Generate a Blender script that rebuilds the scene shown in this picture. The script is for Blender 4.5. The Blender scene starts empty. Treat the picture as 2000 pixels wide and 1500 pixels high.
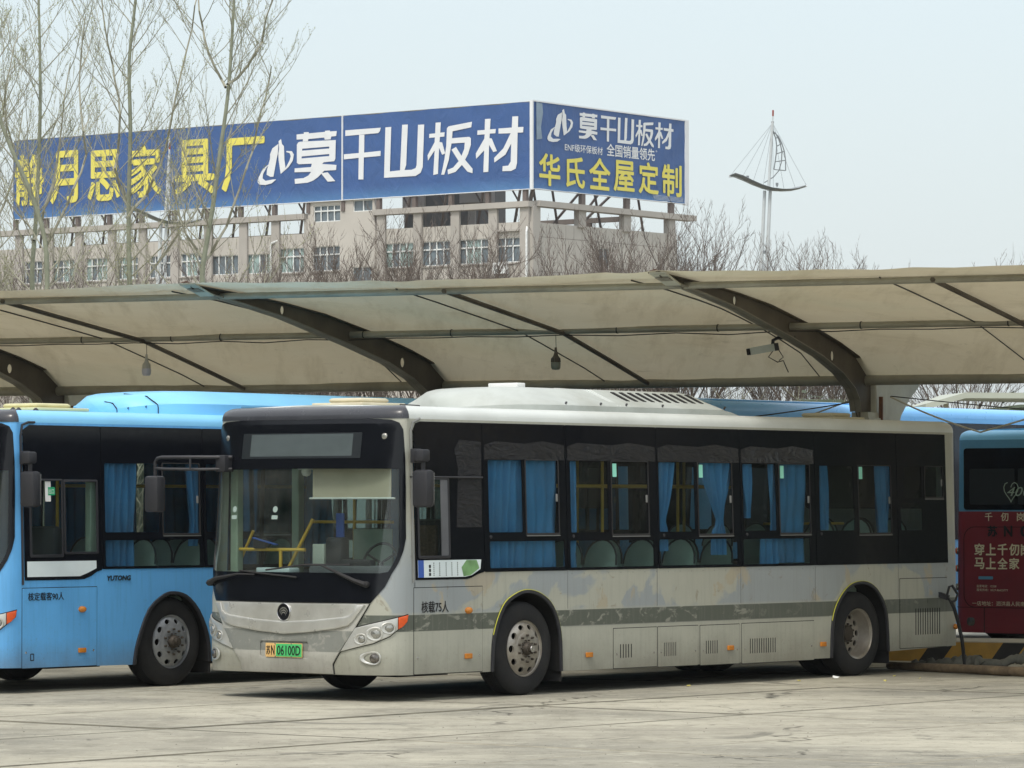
import bpy, bmesh, math, random, bisect
from mathutils import Vector, Matrix, noise
R = math.radians
sc = bpy.context.scene
COL = sc.collection
# ------------------------------------------------------------------ camera
F_PX = 7900.0
EYE = 1.94
cam_d = bpy.data.cameras.new('camera')
cam = bpy.data.objects.new('camera', cam_d); COL.objects.link(cam); sc.camera = cam
cam_d.sensor_width = 36.0; cam_d.lens = F_PX / 2000 * 36
cam_d.clip_start = 0.5; cam_d.clip_end = 6000
cam.location = (0, 0, EYE)
cam.rotation_euler = (R(90) + math.atan((987 - 750) / F_PX), 0, 0)
# ------------------------------------------------------------------ sky
SUN_EL, SUN_AZ = 56, 205          # azimuth clockwise from +Y
world = bpy.data.worlds.new('World'); sc.world = world; world.use_nodes = True
nt = world.node_tree; nt.nodes.clear()
wo = nt.nodes.new('ShaderNodeOutputWorld')
sky = nt.nodes.new('ShaderNodeTexSky'); sky.sky_type = 'NISHITA'; sky.sun_disc = False
sky.sun_elevation = R(SUN_EL); sky.sun_rotation = R(SUN_AZ); sky.dust_density = 5; sky.air_density = 1.2
b1 = nt.nodes.new('ShaderNodeBackground'); b1.inputs[1].default_value = 0.05
nt.links.new(sky.outputs[0], b1.inputs[0])
tc = nt.nodes.new('ShaderNodeTexCoord'); sx = nt.nodes.new('ShaderNodeSeparateXYZ')
nt.links.new(tc.outputs['Generated'], sx.inputs[0])
ramp = nt.nodes.new('ShaderNodeValToRGB')
e = ramp.color_ramp.elements
e[0].position = 0.0; e[0].color = (0.585, 0.64, 0.65, 1)
e[1].position = 1.0; e[1].color = (1.05, 1.05, 1.03, 1)
m1 = e.new(0.05); m1.color = (0.595, 0.655, 0.67, 1)
m2 = e.new(0.12); m2.color = (0.575, 0.65, 0.68, 1)
m3 = e.new(0.4); m3.color = (0.74, 0.77, 0.78, 1)
nt.links.new(sx.outputs[2], ramp.inputs[0])
b2 = nt.nodes.new('ShaderNodeBackground'); b2.inputs[1].default_value = 1.0
nt.links.new(ramp.outputs[0], b2.inputs[0])
ad = nt.nodes.new('ShaderNodeAddShader')
nt.links.new(b1.outputs[0], ad.inputs[0]); nt.links.new(b2.outputs[0], ad.inputs[1])
nt.links.new(ad.outputs[0], wo.inputs[0])
sun_d = bpy.data.lights.new('sun', 'SUN'); sun_d.energy = 1.5; sun_d.angle = R(10); sun_d.color = (1.0, 0.96, 0.88)
sun = bpy.data.objects.new('sun', sun_d); COL.objects.link(sun)
az, el = R(SUN_AZ), R(SUN_EL)
to_sun = Vector((math.sin(az) * math.cos(el), math.cos(az) * math.cos(el), math.sin(el)))
sun.rotation_euler = to_sun.to_track_quat('Z', 'Y').to_euler()
sc.view_settings.view_transform = 'Standard'; sc.view_settings.look = 'None'
sc.view_settings.exposure = 0.16; sc.view_settings.gamma = 1; sc.view_settings.use_curve_mapping = False
sc.render.engine = 'CYCLES'
sc.cycles.use_denoising = True
sc.cycles.max_bounces = 8; sc.cycles.transparent_max_bounces = 24; sc.cycles.volume_bounces = 0
sc.cycles.transmission_bounces = 6; sc.cycles.diffuse_bounces = 4; sc.cycles.glossy_bounces = 4

# ------------------------------------------------------------------ materials
def srgb(r, g, b):
    f = lambda v: (v / 255 / 12.92) if v / 255 <= .04045 else ((v / 255 + .055) / 1.055) ** 2.4
    return (f(r), f(g), f(b), 1)
MATS = {}
def newmat(name):
    m = bpy.data.materials.new(name); m.use_nodes = True
    n = m.node_tree; n.nodes.clear()
    o = n.nodes.new('ShaderNodeOutputMaterial'); p = n.nodes.new('ShaderNodeBsdfPrincipled')
    n.links.new(p.outputs[0], o.inputs[0])
    MATS[name] = m
    return m, n, p, o
def node(n, t, **k):
    x = n.nodes.new(t)
    for a, b in k.items(): setattr(x, a, b)
    return x
def mixc(n, fac, a, b):
    x = n.nodes.new('ShaderNodeMix'); x.data_type = 'RGBA'
    for s, v in ((0, fac), (6, a), (7, b)):
        if hasattr(v, 'is_output') or isinstance(v, bpy.types.NodeSocket): n.links.new(v, x.inputs[s])
        else: x.inputs[s].default_value = v
    return x.outputs[2]
def math_(n, op, a, b=0.0, c=None, clamp=False):
    x = n.nodes.new('ShaderNodeMath'); x.operation = op; x.use_clamp = clamp
    for s, v in enumerate((a, b) if c is None else (a, b, c)):
        if isinstance(v, bpy.types.NodeSocket): n.links.new(v, x.inputs[s])
        else: x.inputs[s].default_value = v
    return x.outputs[0]
def noise_(n, scale, detail=4, rough=.55, vec=None, dist=0.0, mapscale=None, mloc=None, coord='Object'):
    t = n.nodes.new('ShaderNodeTexCoord')
    v = t.outputs[coord] if vec is None else vec
    if mapscale or mloc:
        mp = n.nodes.new('ShaderNodeMapping'); n.links.new(v, mp.inputs[0])
        if mapscale: mp.inputs['Scale'].default_value = mapscale
        if mloc: mp.inputs['Location'].default_value = mloc
        v = mp.outputs[0]
    x = n.nodes.new('ShaderNodeTexNoise'); n.links.new(v, x.inputs['Vector'])
    x.inputs['Scale'].default_value = scale; x.inputs['Detail'].default_value = detail
    x.inputs['Roughness'].default_value = rough; x.inputs['Distortion'].default_value = dist
    return x.outputs[0]
def step_(n, v, lo, hi):
    x = n.nodes.new('ShaderNodeMapRange'); n.links.new(v, x.inputs[0])
    x.inputs[1].default_value = lo; x.inputs[2].default_value = hi; x.clamp = True
    return x.outputs[0]
def simple(name, col, rough=.5, metal=0.0, var=.12, scale=6, bump=0.0, bscale=60, dirt=None, dirtamt=.4, spec=.5, coat=0.0, mapscale=None):
    if name in MATS: return MATS[name]
    m, n, p, o = newmat(name)
    a = tuple(c * (1 - var) for c in col[:3]) + (1,); b = tuple(min(1, c * (1 + var)) for c in col[:3]) + (1,)
    c = mixc(n, step_(n, noise_(n, scale, mapscale=mapscale), .3, .7), a, b)
    if dirt:
        c = mixc(n, math_(n, 'MULTIPLY', step_(n, noise_(n, scale * .37, 6, .65, mloc=(3, 7, 1)), .45, .75), dirtamt), c, dirt)
    n.links.new(c, p.inputs['Base Color'])
    p.inputs['Roughness'].default_value = rough; p.inputs['Metallic'].default_value = metal
    p.inputs['Specular IOR Level'].default_value = spec; p.inputs['Coat Weight'].default_value = coat
    rr = math_(n, 'ADD', math_(n, 'MULTIPLY', noise_(n, scale * 2, 3), .16), rough - .08, clamp=True)
    n.links.new(rr, p.inputs['Roughness'])
    if bump:
        bp = n.nodes.new('ShaderNodeBump'); bp.inputs['Strength'].default_value = bump; bp.inputs['Distance'].default_value = .01
        n.links.new(noise_(n, bscale, 4), bp.inputs['Height']); n.links.new(bp.outputs[0], p.inputs['Normal'])
    return m
def glass_mat(name, tint, refl=1.0, wav=0.0, wscale=3.0, haze=0.0, hazecol=(.5, .5, .5, 1)):
    m = bpy.data.materials.new(name); m.use_nodes = True; n = m.node_tree; n.nodes.clear(); MATS[name] = m
    o = n.nodes.new('ShaderNodeOutputMaterial')
    t = n.nodes.new('ShaderNodeBsdfTransparent'); t.inputs[0].default_value = tint
    g = n.nodes.new('ShaderNodeBsdfGlossy'); g.inputs['Roughness'].default_value = .03
    g.inputs[0].default_value = (refl, refl, refl, 1)
    geo = n.nodes.new('ShaderNodeNewGeometry'); dot = n.nodes.new('ShaderNodeVectorMath'); dot.operation = 'DOT_PRODUCT'
    n.links.new(geo.outputs['Incoming'], dot.inputs[0]); n.links.new(geo.outputs['Normal'], dot.inputs[1])
    if wav:
        bp = n.nodes.new('ShaderNodeBump'); bp.inputs['Strength'].default_value = wav; bp.inputs['Distance'].default_value = .05
        n.links.new(noise_(n, wscale, 3), bp.inputs['Height'])
        n.links.new(bp.outputs[0], g.inputs['Normal']); n.links.new(bp.outputs[0], dot.inputs[1])
    k = math_(n, 'SUBTRACT', 1.0, math_(n, 'ABSOLUTE', dot.outputs['Value']), clamp=True)
    fr = math_(n, 'ADD', math_(n, 'MULTIPLY', math_(n, 'POWER', k, 5.0), .92), .03)
    mx = n.nodes.new('ShaderNodeMixShader')
    n.links.new(fr, mx.inputs[0]); n.links.new(t.outputs[0], mx.inputs[1]); n.links.new(g.outputs[0], mx.inputs[2])
    last = mx.outputs[0]
    if haze:
        d = n.nodes.new('ShaderNodeBsdfDiffuse'); d.inputs[0].default_value = hazecol
        m2 = n.nodes.new('ShaderNodeMixShader')
        n.links.new(math_(n, 'MULTIPLY', step_(n, noise_(n, 2.5, 5, .6), .3, .8), haze), m2.inputs[0])
        n.links.new(last, m2.inputs[1]); n.links.new(d.outputs[0], m2.inputs[2]); last = m2.outputs[0]
    n.links.new(last, o.inputs[0])
    return m

# worn cream coachwork: a dark stripe at z .70-.86, patches of removed film above it, road dirt low down
def bus_paint(name, base, patch1, patch2, stripe, z0, z1, wear=1.0, gloss=.36):
    m, n, p, o = newmat(name)
    t = n.nodes.new('ShaderNodeTexCoord'); s = n.nodes.new('ShaderNodeSeparateXYZ'); n.links.new(t.outputs['Object'], s.inputs[0])
    z = s.outputs[2]
    c = mixc(n, step_(n, noise_(n, 3, 5), .3, .7), tuple(v * .93 for v in base[:3]) + (1,), base)
    up = math_(n, 'MULTIPLY', step_(n, z, z1 - .02, z1 + .03), step_(n, z, 1.9, 1.3))
    k1 = math_(n, 'MULTIPLY', step_(n, noise_(n, .85, 5, .55, dist=.5, mapscale=(1.0, 1, 1.3)), .465, .49), up)
    c = mixc(n, math_(n, 'MULTIPLY', k1, .85 * wear), c, patch1)
    k2 = math_(n, 'MULTIPLY', step_(n, noise_(n, 1.5, 8, .62, dist=.35, mloc=(4.3, 0, 2)), .555, .585), up)
    c = mixc(n, math_(n, 'MULTIPLY', k2, .8 * wear), c, patch2)
    k3 = math_(n, 'MULTIPLY', step_(n, noise_(n, 3.6, 8, .7, dist=.8, mloc=(1.3, 0, 7)), .60, .64), up)
    c = mixc(n, math_(n, 'MULTIPLY', k3, .6 * wear), c, tuple(v * .6 for v in patch2[:3]) + (1,))
    if z0 is not None:
        band = math_(n, 'MULTIPLY', step_(n, z, z0 - .002, z0 + .002), step_(n, z, z1 + .002, z1 - .002))
        flake = step_(n, noise_(n, 5.5, 9, .68, dist=.8, mapscale=(.8, 1, 1.6)), .545, .60)
        zone = step_(n, noise_(n, .7, 2, .5, mloc=(2.2, 0, 0)), .40, .50)
        sc_ = mixc(n, math_(n, 'MULTIPLY', math_(n, 'MULTIPLY', flake, zone), .85), stripe, tuple(v * .72 for v in base[:3]) + (1,))
        c = mixc(n, band, c, sc_)
    streak = math_(n, 'MULTIPLY', step_(n, noise_(n, 7, 5, .6, mapscale=(3.2, 3.2, .22)), .50, .75), .34)
    c = mixc(n, streak, c, tuple(v * .55 for v in base[:3]) + (1,))
    low = math_(n, 'MULTIPLY', step_(n, math_(n, 'ADD', z, math_(n, 'MULTIPLY', noise_(n, 2.2, 6, .65), .45)), .78, .38), .6)
    c = mixc(n, low, c, srgb(96, 92, 80))
    grit = math_(n, 'MULTIPLY', step_(n, noise_(n, 28, 5, .7), .58, .72), math_(n, 'MULTIPLY', step_(n, z, 1.0, .25), .45))
    c = mixc(n, grit, c, srgb(92, 88, 78))
    n.links.new(c, p.inputs['Base Color'])
    n.links.new(math_(n, 'ADD', math_(n, 'MULTIPLY', noise_(n, 4, 6), .3), gloss - .12), p.inputs['Roughness'])
    bp = n.nodes.new('ShaderNodeBump'); bp.inputs['Strength'].default_value = .25; bp.inputs['Distance'].default_value = .02
    n.links.new(noise_(n, 1.6, 2), bp.inputs['Height']); n.links.new(bp.outputs[0], p.inputs['Normal'])
    return m
M = {}
M['cream'] = bus_paint('cream_coachwork', srgb(171, 172, 160), srgb(144, 152, 157), srgb(166, 157, 136), srgb(88, 93, 85), .695, .858)
M['creamfront'] = bus_paint('silver_bumper', srgb(178, 178, 170), srgb(180, 181, 178), srgb(168, 162, 146), srgb(128, 131, 126), .49, .70, wear=.6, gloss=.36)
M['roofwhite'] = simple('white_roof_paint', srgb(204, 209, 206), .38, var=.05, scale=2, dirt=srgb(150, 152, 142), dirtamt=.35)
M['rooffiber'] = simple('weathered_white_fibreglass', srgb(178, 184, 180), .6, var=.06, scale=3, dirt=srgb(130, 130, 118), dirtamt=.55)
M['skyblue'] = bus_paint('sky_blue_coachwork', srgb(98, 172, 230), srgb(98, 172, 230), srgb(94, 166, 220), srgb(0, 0, 0), None, .9, wear=.3, gloss=.34)
M['blueroof'] = simple('sky_blue_roof', srgb(128, 198, 240), .4, var=.04, scale=2, dirt=srgb(110, 150, 175), dirtamt=.2)
M['cleanblue'] = simple('clean_blue_coach_paint', srgb(125, 190, 245), .3, var=.03)
M['teal'] = simple('faded_blue_coachwork', srgb(92, 150, 186), .4, var=.06, scale=2, dirt=srgb(70, 100, 120))
M['maroon'] = simple('maroon_advert_film', srgb(128, 42, 52), .4, var=.08, scale=2, dirt=srgb(80, 36, 40))
M['silver'] = simple('silver_grille_paint', srgb(196, 197, 192), .3, .45, var=.08, scale=4, dirt=srgb(140, 138, 126), dirtamt=.5)
M['hatch'] = simple('cream_plastic', srgb(205, 198, 172), .55, var=.06, scale=5, dirt=srgb(150, 140, 112))
M['yhatch'] = simple('yellowed_plastic', srgb(208, 204, 160), .55, var=.05, scale=5, dirt=srgb(160, 150, 112))
M['frit'] = simple('black_glass_border', (.005, .006, .009, 1), .12, var=.2, bump=.05, bscale=2.5, spec=.28)
M['hood'] = simple('charcoal_gloss_paint', srgb(58, 60, 66), .25, var=.1, scale=3, dirt=srgb(90, 90, 88), dirtamt=.2)
M['maskblack'] = simple('black_front_mask', srgb(15, 17, 23), .16, var=.15, spec=.32)
M['rubber'] = simple('black_rubber', srgb(32, 32, 33), .75, var=.15, scale=12)
M['gap'] = simple('dark_gap', (.008, .008, .008, 1), .9, var=.1)
M['tyre'] = simple('dusty_tyre_rubber', srgb(30, 31, 33), .8, var=.2, scale=5, bump=.25, bscale=40, dirt=srgb(70, 68, 62), dirtamt=.3, spec=.3)
M['rim'] = simple('dusty_steel_rim', srgb(168, 163, 154), .38, .6, var=.15, scale=6, dirt=srgb(92, 84, 72), dirtamt=.6)
M['rimsteel'] = simple('silver_painted_rim', srgb(160, 164, 168), .4, .5, var=.12, scale=6, dirt=srgb(70, 68, 64), dirtamt=.5)
M['rimdark'] = simple('dark_hub_metal', srgb(74, 68, 60), .6, .4, var=.25, scale=14, dirt=srgb(40, 34, 28), dirtamt=.6)
M['blackpl'] = simple('black_plastic', srgb(37, 38, 43), .55, var=.1, scale=8)
M['chassis'] = simple('oily_chassis', (.012, .012, .012, 1), .8, var=.3)
M['orange'] = simple('orange_lens', srgb(196, 124, 48), .22, var=.1, scale=20)
M['redor'] = simple('red_orange_lens', srgb(210, 86, 38), .2, var=.1, scale=20)
M['lens'] = simple('clear_lamp_lens', srgb(158, 158, 152), .12, .6, var=.2, scale=60)
M['lampdk'] = simple('lamp_reflector', srgb(120, 116, 112), .2, .7, var=.4, scale=40)
M['chrome'] = simple('worn_chrome', srgb(200, 200, 200), .2, .9, var=.1)
M['white'] = simple('white_paint', srgb(226, 228, 226), .5, var=.05)
M['ink'] = simple('black_ink', (.01, .01, .012, 1), .5, var=.1)
M['letblk'] = simple('raised_black_letter', srgb(40, 40, 34), .35, .3, var=.1)
M['plategr'] = simple('plate_green', srgb(76, 190, 112), .4, var=.04)
M['plateor'] = simple('plate_yellow', srgb(224, 184, 120), .4, var=.06)
M['curtain'] = simple('blue_curtain', srgb(68, 124, 166), .9, var=.22, scale=1.6)
M['yellow'] = simple('yellow_handrail', srgb(214, 172, 62), .35, var=.08)
M['seatp'] = simple('pale_green_seat', srgb(150, 170, 156), .45, var=.08)
M['seatd'] = simple('dark_seat_edge', srgb(40, 44, 44), .5, var=.1)
M['floor'] = simple('bus_floor', srgb(98, 96, 92), .8, var=.1)
M['liner'] = simple('interior_lining', srgb(172, 178, 168), .7, var=.05)
M['pillar'] = simple('interior_green_pillar', srgb(150, 166, 146), .6, var=.05)
M['shade'] = simple('beige_sun_blind', srgb(190, 178, 158), .8, var=.04)
M['dashm'] = simple('grey_dash', srgb(92, 94, 98), .7, var=.12)
M['brown'] = simple('beaded_seat_cover', srgb(104, 84, 66), .8, var=.3, scale=40, bump=.6, bscale=50)
M['mint'] = simple('mint_sticker', srgb(150, 226, 206), .5, var=.03)
M['sgreen'] = simple('green_sticker', srgb(40, 160, 110), .5, var=.03)
M['poster'] = simple('red_poster', srgb(150, 30, 34), .6, var=.1)
M['notice'] = simple('pale_notice', srgb(214, 226, 228), .5, var=.03)
M['nblue'] = simple('notice_blue', srgb(52, 88, 168), .5, var=.03)
M['ngreen'] = simple('notice_green', srgb(110, 150, 100), .5, var=.3, scale=8)
M['edgeye'] = simple('yellow_reflective_edge', srgb(190, 188, 60), .4, var=.05)
M['seal'] = simple('grey_seal', srgb(120, 122, 120), .6, var=.1)
M['glass'] = glass_mat('tinted_window', (.80, .86, .87, 1), .7, .08, 2.2, haze=.02)
M['glassW'] = glass_mat('windscreen_glass', (.83, .88, .87, 1), .9, .03, 1.2, haze=.05, hazecol=(.45, .45, .42, 1))
M['led'] = simple('led_louvre', srgb(104, 116, 118), .35, var=.08)
M['leddk'] = simple('led_dark', srgb(32, 37, 41), .35, var=.08)
# wrinkled dark film across the top of the side windows
def film():
    m, n, p, o = newmat('wrinkled_window_film')
    p.inputs['Base Color'].default_value = (.005, .006, .009, 1); p.inputs['Roughness'].default_value = .10; p.inputs['Specular IOR Level'].default_value = .22
    bp = n.nodes.new('ShaderNodeBump'); bp.inputs['Strength'].default_value = .9; bp.inputs['Distance'].default_value = .06
    n.links.new(noise_(n, 4.5, 8, .62, dist=1.9, mapscale=(1, 1, 2.2)), bp.inputs['Height']); n.links.new(bp.outputs[0], p.inputs['Normal'])
    return m
M['film'] = film()

# ------------------------------------------------------------------ object helpers
def tag(o, label=None, cat=None, group=None, kind=None):
    if label: o['label'] = label
    if cat: o['category'] = cat
    if group: o['group'] = group
    if kind: o['kind'] = kind
    return o
def link(o, parent=None):
    COL.objects.link(o)
    if parent is not None: o.parent = parent
    return o
def empty(name, loc=(0, 0, 0), rz=0, parent=None):
    o = bpy.data.objects.new(name, None); o.empty_display_size = .2
    o.location = loc; o.rotation_euler = (0, 0, rz)
    return link(o, parent)
def from_data(name, vs, fs, mat, parent=None, smooth=False, mi=None):
    me = bpy.data.meshes.new(name); me.from_pydata([tuple(v) for v in vs], [], fs)
    for m in (mat if isinstance(mat, (list, tuple)) else [mat]): me.materials.append(m)
    if mi: me.polygons.foreach_set('material_index', mi)
    if smooth: me.polygons.foreach_set('use_smooth', [True] * len(me.polygons))
    me.update()
    return link(bpy.data.objects.new(name, me), parent)
class MB:
    def __init__(s): s.v = []; s.f = []
    def add(s, vs, fs):
        k = len(s.v); s.v += [tuple(v) for v in vs]; s.f += [tuple(i + k for i in f) for f in fs]; return s
    def box(s, x0, y0, z0, x1, y1, z1):
        v = [(x0, y0, z0), (x1, y0, z0), (x1, y1, z0), (x0, y1, z0), (x0, y0, z1), (x1, y0, z1), (x1, y1, z1), (x0, y1, z1)]
        return s.add(v, [(0, 3, 2, 1), (4, 5, 6, 7), (0, 1, 5, 4), (1, 2, 6, 5), (2, 3, 7, 6), (3, 0, 4, 7)])
    def rbox(s, x0, y0, z0, x1, y1, z1, b=.01):
        bm = bmesh.new(); bmesh.ops.create_cube(bm, size=1)
        for v in bm.verts: v.co = ((x0 + x1) / 2 + v.co.x * (x1 - x0), (y0 + y1) / 2 + v.co.y * (y1 - y0), (z0 + z1) / 2 + v.co.z * (z1 - z0))
        bmesh.ops.bevel(bm, geom=bm.edges[:] + bm.verts[:], offset=b, segments=2, affect='EDGES', profile=.5)
        bm.verts.index_update(); s.add([v.co[:] for v in bm.verts], [tuple(v.index for v in f.verts) for f in bm.faces]); bm.free(); return s
    def bar(s, a, b, w, h=None, up=(0, 0, 1)):
        a, b = Vector(a), Vector(b); d = (b - a).normalized(); u = Vector(up)
        if abs(d.dot(u)) > .98: u = Vector((1, 0, 0))
        x = d.cross(u).normalized(); y = x.cross(d).normalized(); h = h or w
        c = [x * w / 2 + y * h / 2, -x * w / 2 + y * h / 2, -x * w / 2 - y * h / 2, x * w / 2 - y * h / 2]
        return s.add([a + q for q in c] + [b + q for q in c], [(3, 2, 1, 0), (4, 5, 6, 7), (0, 1, 5, 4), (1, 2, 6, 5), (2, 3, 7, 6), (3, 0, 4, 7)])
    def tube(s, pts, r, n=8, cap=True):
        pts = [Vector(p) for p in pts]; k = len(pts)
        rs = r if isinstance(r, (list, tuple)) else [r] * k
        vs = []; ref = None
        for i, p in enumerate(pts):
            d = (pts[min(i + 1, k - 1)] - pts[max(i - 1, 0)])
            if d.length < 1e-9: d = Vector((0, 0, 1))
            d.normalize()
            if ref is None:
                ref = Vector((0, 0, 1)) if abs(d.z) < .9 else Vector((1, 0, 0))
            x = d.cross(ref).normalized(); y = x.cross(d).normalized(); ref = y
            for j in range(n):
                a = 2 * math.pi * j / n; vs.append(p + x * (math.cos(a) * rs[i]) + y * (math.sin(a) * rs[i]))
        fs = [(i * n + j, i * n + (j + 1) % n, (i + 1) * n + (j + 1) % n, (i + 1) * n + j) for i in range(k - 1) for j in range(n)]
        if cap: fs += [tuple(range(n - 1, -1, -1)), tuple((k - 1) * n + j for j in range(n))]
        return s.add(vs, fs)
    def lathe(s, prof, c=(0, 0, 0), axis='y', n=32, a0=0):
        vs = []
        for (r, t) in prof:
            for j in range(n):
                a = 2 * math.pi * j / n + a0; p = (math.cos(a) * r, math.sin(a) * r)
                q = (p[0], t, p[1]) if axis == 'y' else ((p[0], p[1], t) if axis == 'z' else (t, p[0], p[1]))
                vs.append((q[0] + c[0], q[1] + c[1], q[2] + c[2]))
        fs = [(i * n + j, i * n + (j + 1) % n, (i + 1) * n + (j + 1) % n, (i + 1) * n + j) for i in range(len(prof) - 1) for j in range(n)]
        return s.add(vs, fs)
    def build(s, name, mat, parent=None, smooth=False, fix=True, loc=None):
        o = from_data(name, s.v, s.f, mat, parent)
        if fix:
            bm = bmesh.new(); bm.from_mesh(o.data); bmesh.ops.recalc_face_normals(bm, faces=bm.faces); bm.to_mesh(o.data); bm.free()
        if smooth:
            shade(o)
        if loc is not None: o.location = loc
        return o
def shade(o, ang=35):
    me = o.data; me.polygons.foreach_set('use_smooth', [True] * len(me.polygons))
    try: me.set_sharp_from_angle(angle=R(ang))
    except Exception: pass
    return o
def copy_tree(o, parent=None):
    c = o.copy(); COL.objects.link(c); c.parent = parent
    for ch in list(o.children): copy_tree(ch, c)
    return c

def shape(loops, t=.01, bevel=0.0, bres=1):
    """2-D outline(s) with holes -> (verts (u,v,n), faces); n runs -t/2..t/2"""
    c = bpy.data.curves.new('s', 'CURVE'); c.dimensions = '2D'; c.fill_mode = 'BOTH'
    c.extrude = max(t / 2 - bevel, 0); c.bevel_depth = bevel; c.bevel_resolution = bres; c.offset = -bevel
    for lp in loops:
        sp = c.splines.new('POLY'); sp.points.add(len(lp) - 1)
        for p, q in zip(sp.points, lp): p.co = (q[0], q[1], 0, 1)
        sp.use_cyclic_u = True
    o = bpy.data.objects.new('s', c); COL.objects.link(o)
    me = o.to_mesh()
    bm = bmesh.new(); bm.from_mesh(me); o.to_mesh_clear()
    bpy.data.objects.remove(o); bpy.data.curves.remove(c)
    bmesh.ops.remove_doubles(bm, verts=bm.verts, dist=1e-5)
    return bm
def cut(bm, us=(), vs=()):
    for ax, L in ((0, us), (1, vs)):
        for c in L:
            co = [0, 0, 0]; no = [0, 0, 0]; co[ax] = c; no[ax] = 1
            bmesh.ops.bisect_plane(bm, geom=bm.verts[:] + bm.edges[:] + bm.faces[:], plane_co=co, plane_no=no, dist=1e-5)
def bm_obj(bm, name, mat, parent=None, smooth=True, ang=30):
    bmesh.ops.recalc_face_normals(bm, faces=bm.faces) if len(bm.faces) else None
    me = bpy.data.meshes.new(name); bm.to_mesh(me); bm.free()
    for m in (mat if isinstance(mat, (list, tuple)) else [mat]): me.materials.append(m)
    o = link(bpy.data.objects.new(name, me), parent)
    if smooth: shade(o, ang)
    return o
_tc = {}
def text_bm(s, h=1.0, bold=0.0, w=None, shear=0.0, flat=.004):
    """text as a mesh in (u,v,n), fitted to height h (and width w), origin at its lower left"""
    c = bpy.data.curves.new('t', 'FONT'); c.body = s; c.size = 1; c.shear = shear; c.resolution_u = 3; c.extrude = .0
    o = bpy.data.objects.new('t', c); COL.objects.link(o)
    me = o.to_mesh(); b0 = bmesh.new(); b0.from_mesh(me); o.to_mesh_clear()
    bpy.data.objects.remove(o); bpy.data.curves.remove(c)
    b0.verts.index_update()
    V = [v.co.copy() for v in b0.verts]; Fc = [tuple(v.index for v in f.verts) for f in b0.faces]; b0.free()
    x0, x1, y0, y1 = min(v.x for v in V), max(v.x for v in V), min(v.y for v in V), max(v.y for v in V)
    ky = h / (y1 - y0 + 2 * bold); kx = ky if w is None else w / (x1 - x0 + 2 * bold)
    sh = [(0, 0)] + ([(bold * math.cos(i * math.pi / 4), bold * math.sin(i * math.pi / 4)) for i in range(8)] if bold > .004 else [])
    dz = max(.0003, .0006 * h); bm = bmesh.new()
    for i, (a, b_) in enumerate(sh):
        vs = [bm.verts.new(((v.x - x0 + bold + a) * kx, (v.y - y0 + bold + b_) * ky, i * dz)) for v in V]
        for f in Fc:
            try: bm.faces.new([vs[j] for j in f])
            except ValueError: pass
    return bm
def rrect(x0, z0, x1, z1, r=.02, n=3):
    p = []
    for cx, cz, a0 in ((x1 - r, z1 - r, 0), (x0 + r, z1 - r, 90), (x0 + r, z0 + r, 180), (x1 - r, z0 + r, 270)):
        for i in range(n + 1):
            a = R(a0 + 90 * i / n); p.append((cx + r * math.cos(a), cz + r * math.sin(a)))
    return p
def circ(cx, cz, r, n=20, ry=None):
    return [(cx + r * math.cos(2 * math.pi * i / n), cz + (ry or r) * math.sin(2 * math.pi * i / n)) for i in range(n)]

exec_parts = True

# ------------------------------------------------------------------ bus
NOSE0 = [(0.2, -2.12), (0.45, -2.16), (1.0, -2.15), (1.2, -2.12), (2.4, -1.95), (2.75, -1.90), (2.9, -1.86)]
W = 2.55; NX = 4.0; MX = 2.5
PTS = []
for i in range(401):
    a = math.pi * i / 400; c = math.cos(a); t = math.copysign(abs(c) ** (2 / NX), c)
    PTS.append((1 - max(0., 1 - abs(t) ** NX) ** (1 / MX), W / 2 - W / 2 * t))
SS = [0.]
for p, q in zip(PTS, PTS[1:]): SS.append(SS[-1] + math.hypot(.45 * (p[0] - q[0]), p[1] - q[1]))
LF = SS[-1]
RX, RR = 8.335, .16
LR = math.pi / 2 * RR
ARCH_F = [(-.489, .26), (-.456, .631), (-.308, .918), (-.17, 1.01), (-.042, 1.059), (.126, 1.077), (.329, 1.042), (.533, .902), (.653, .667), (.677, .571), (.67, .23)]
ARCH_R = [(5.591, .22), (5.622, .641), (5.746, .87), (5.891, 1.006), (6.02, 1.055), (6.14, 1.072), (6.35, 1.069), (6.56, .972), (6.729, .781), (6.792, .568), (6.79, .26)]
def smooth_(P, n=4):
    out = [P[0]]
    for i in range(len(P) - 1):
        p0, p1, p2, p3 = P[max(i - 1, 0)], P[i], P[i + 1], P[min(i + 2, len(P) - 1)]
        for k in range(1, n + 1):
            t = k / n; out.append(tuple(.5 * (2 * b + (c - a) * t + (2 * a - 5 * b + 4 * c - d) * t * t + (3 * b - a - 3 * c + d) * t ** 3) for a, b, c, d in zip(p0, p1, p2, p3)))
    return out
ARCH_F = smooth_([(-.489, .26), (-.456, .631), (-.308, .918), (-.12, 1.035), (.095, 1.080), (.33, 1.035), (.53, .902), (.655, .64), (.68, .23)])
ARCH_R = smooth_([(5.591, .22), (5.622, .641), (5.746, .87), (5.96, 1.03), (6.20, 1.078), (6.42, 1.045), (6.60, .93), (6.745, .72), (6.79, .26)])
MASK_H = [(0, 2.80), (.80, 2.803), (1.126, 2.787), (1.23, 2.757), (1.29, 2.69), (1.345, 2.4), (1.372, 2.1), (1.388, 1.616), (1.355, 1.491), (1.30, 1.37), (1.235, 1.268), (1.175, 1.14), (1.038, .976), (0, .976)]
CLEAR_H = [(0, 2.307), (1.261, 2.30), (1.29, 1.9), (1.307, 1.53), (1.285, 1.44), (1.256, 1.38), (1.195, 1.285), (1.12, 1.272), (0, 1.272)]
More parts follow.
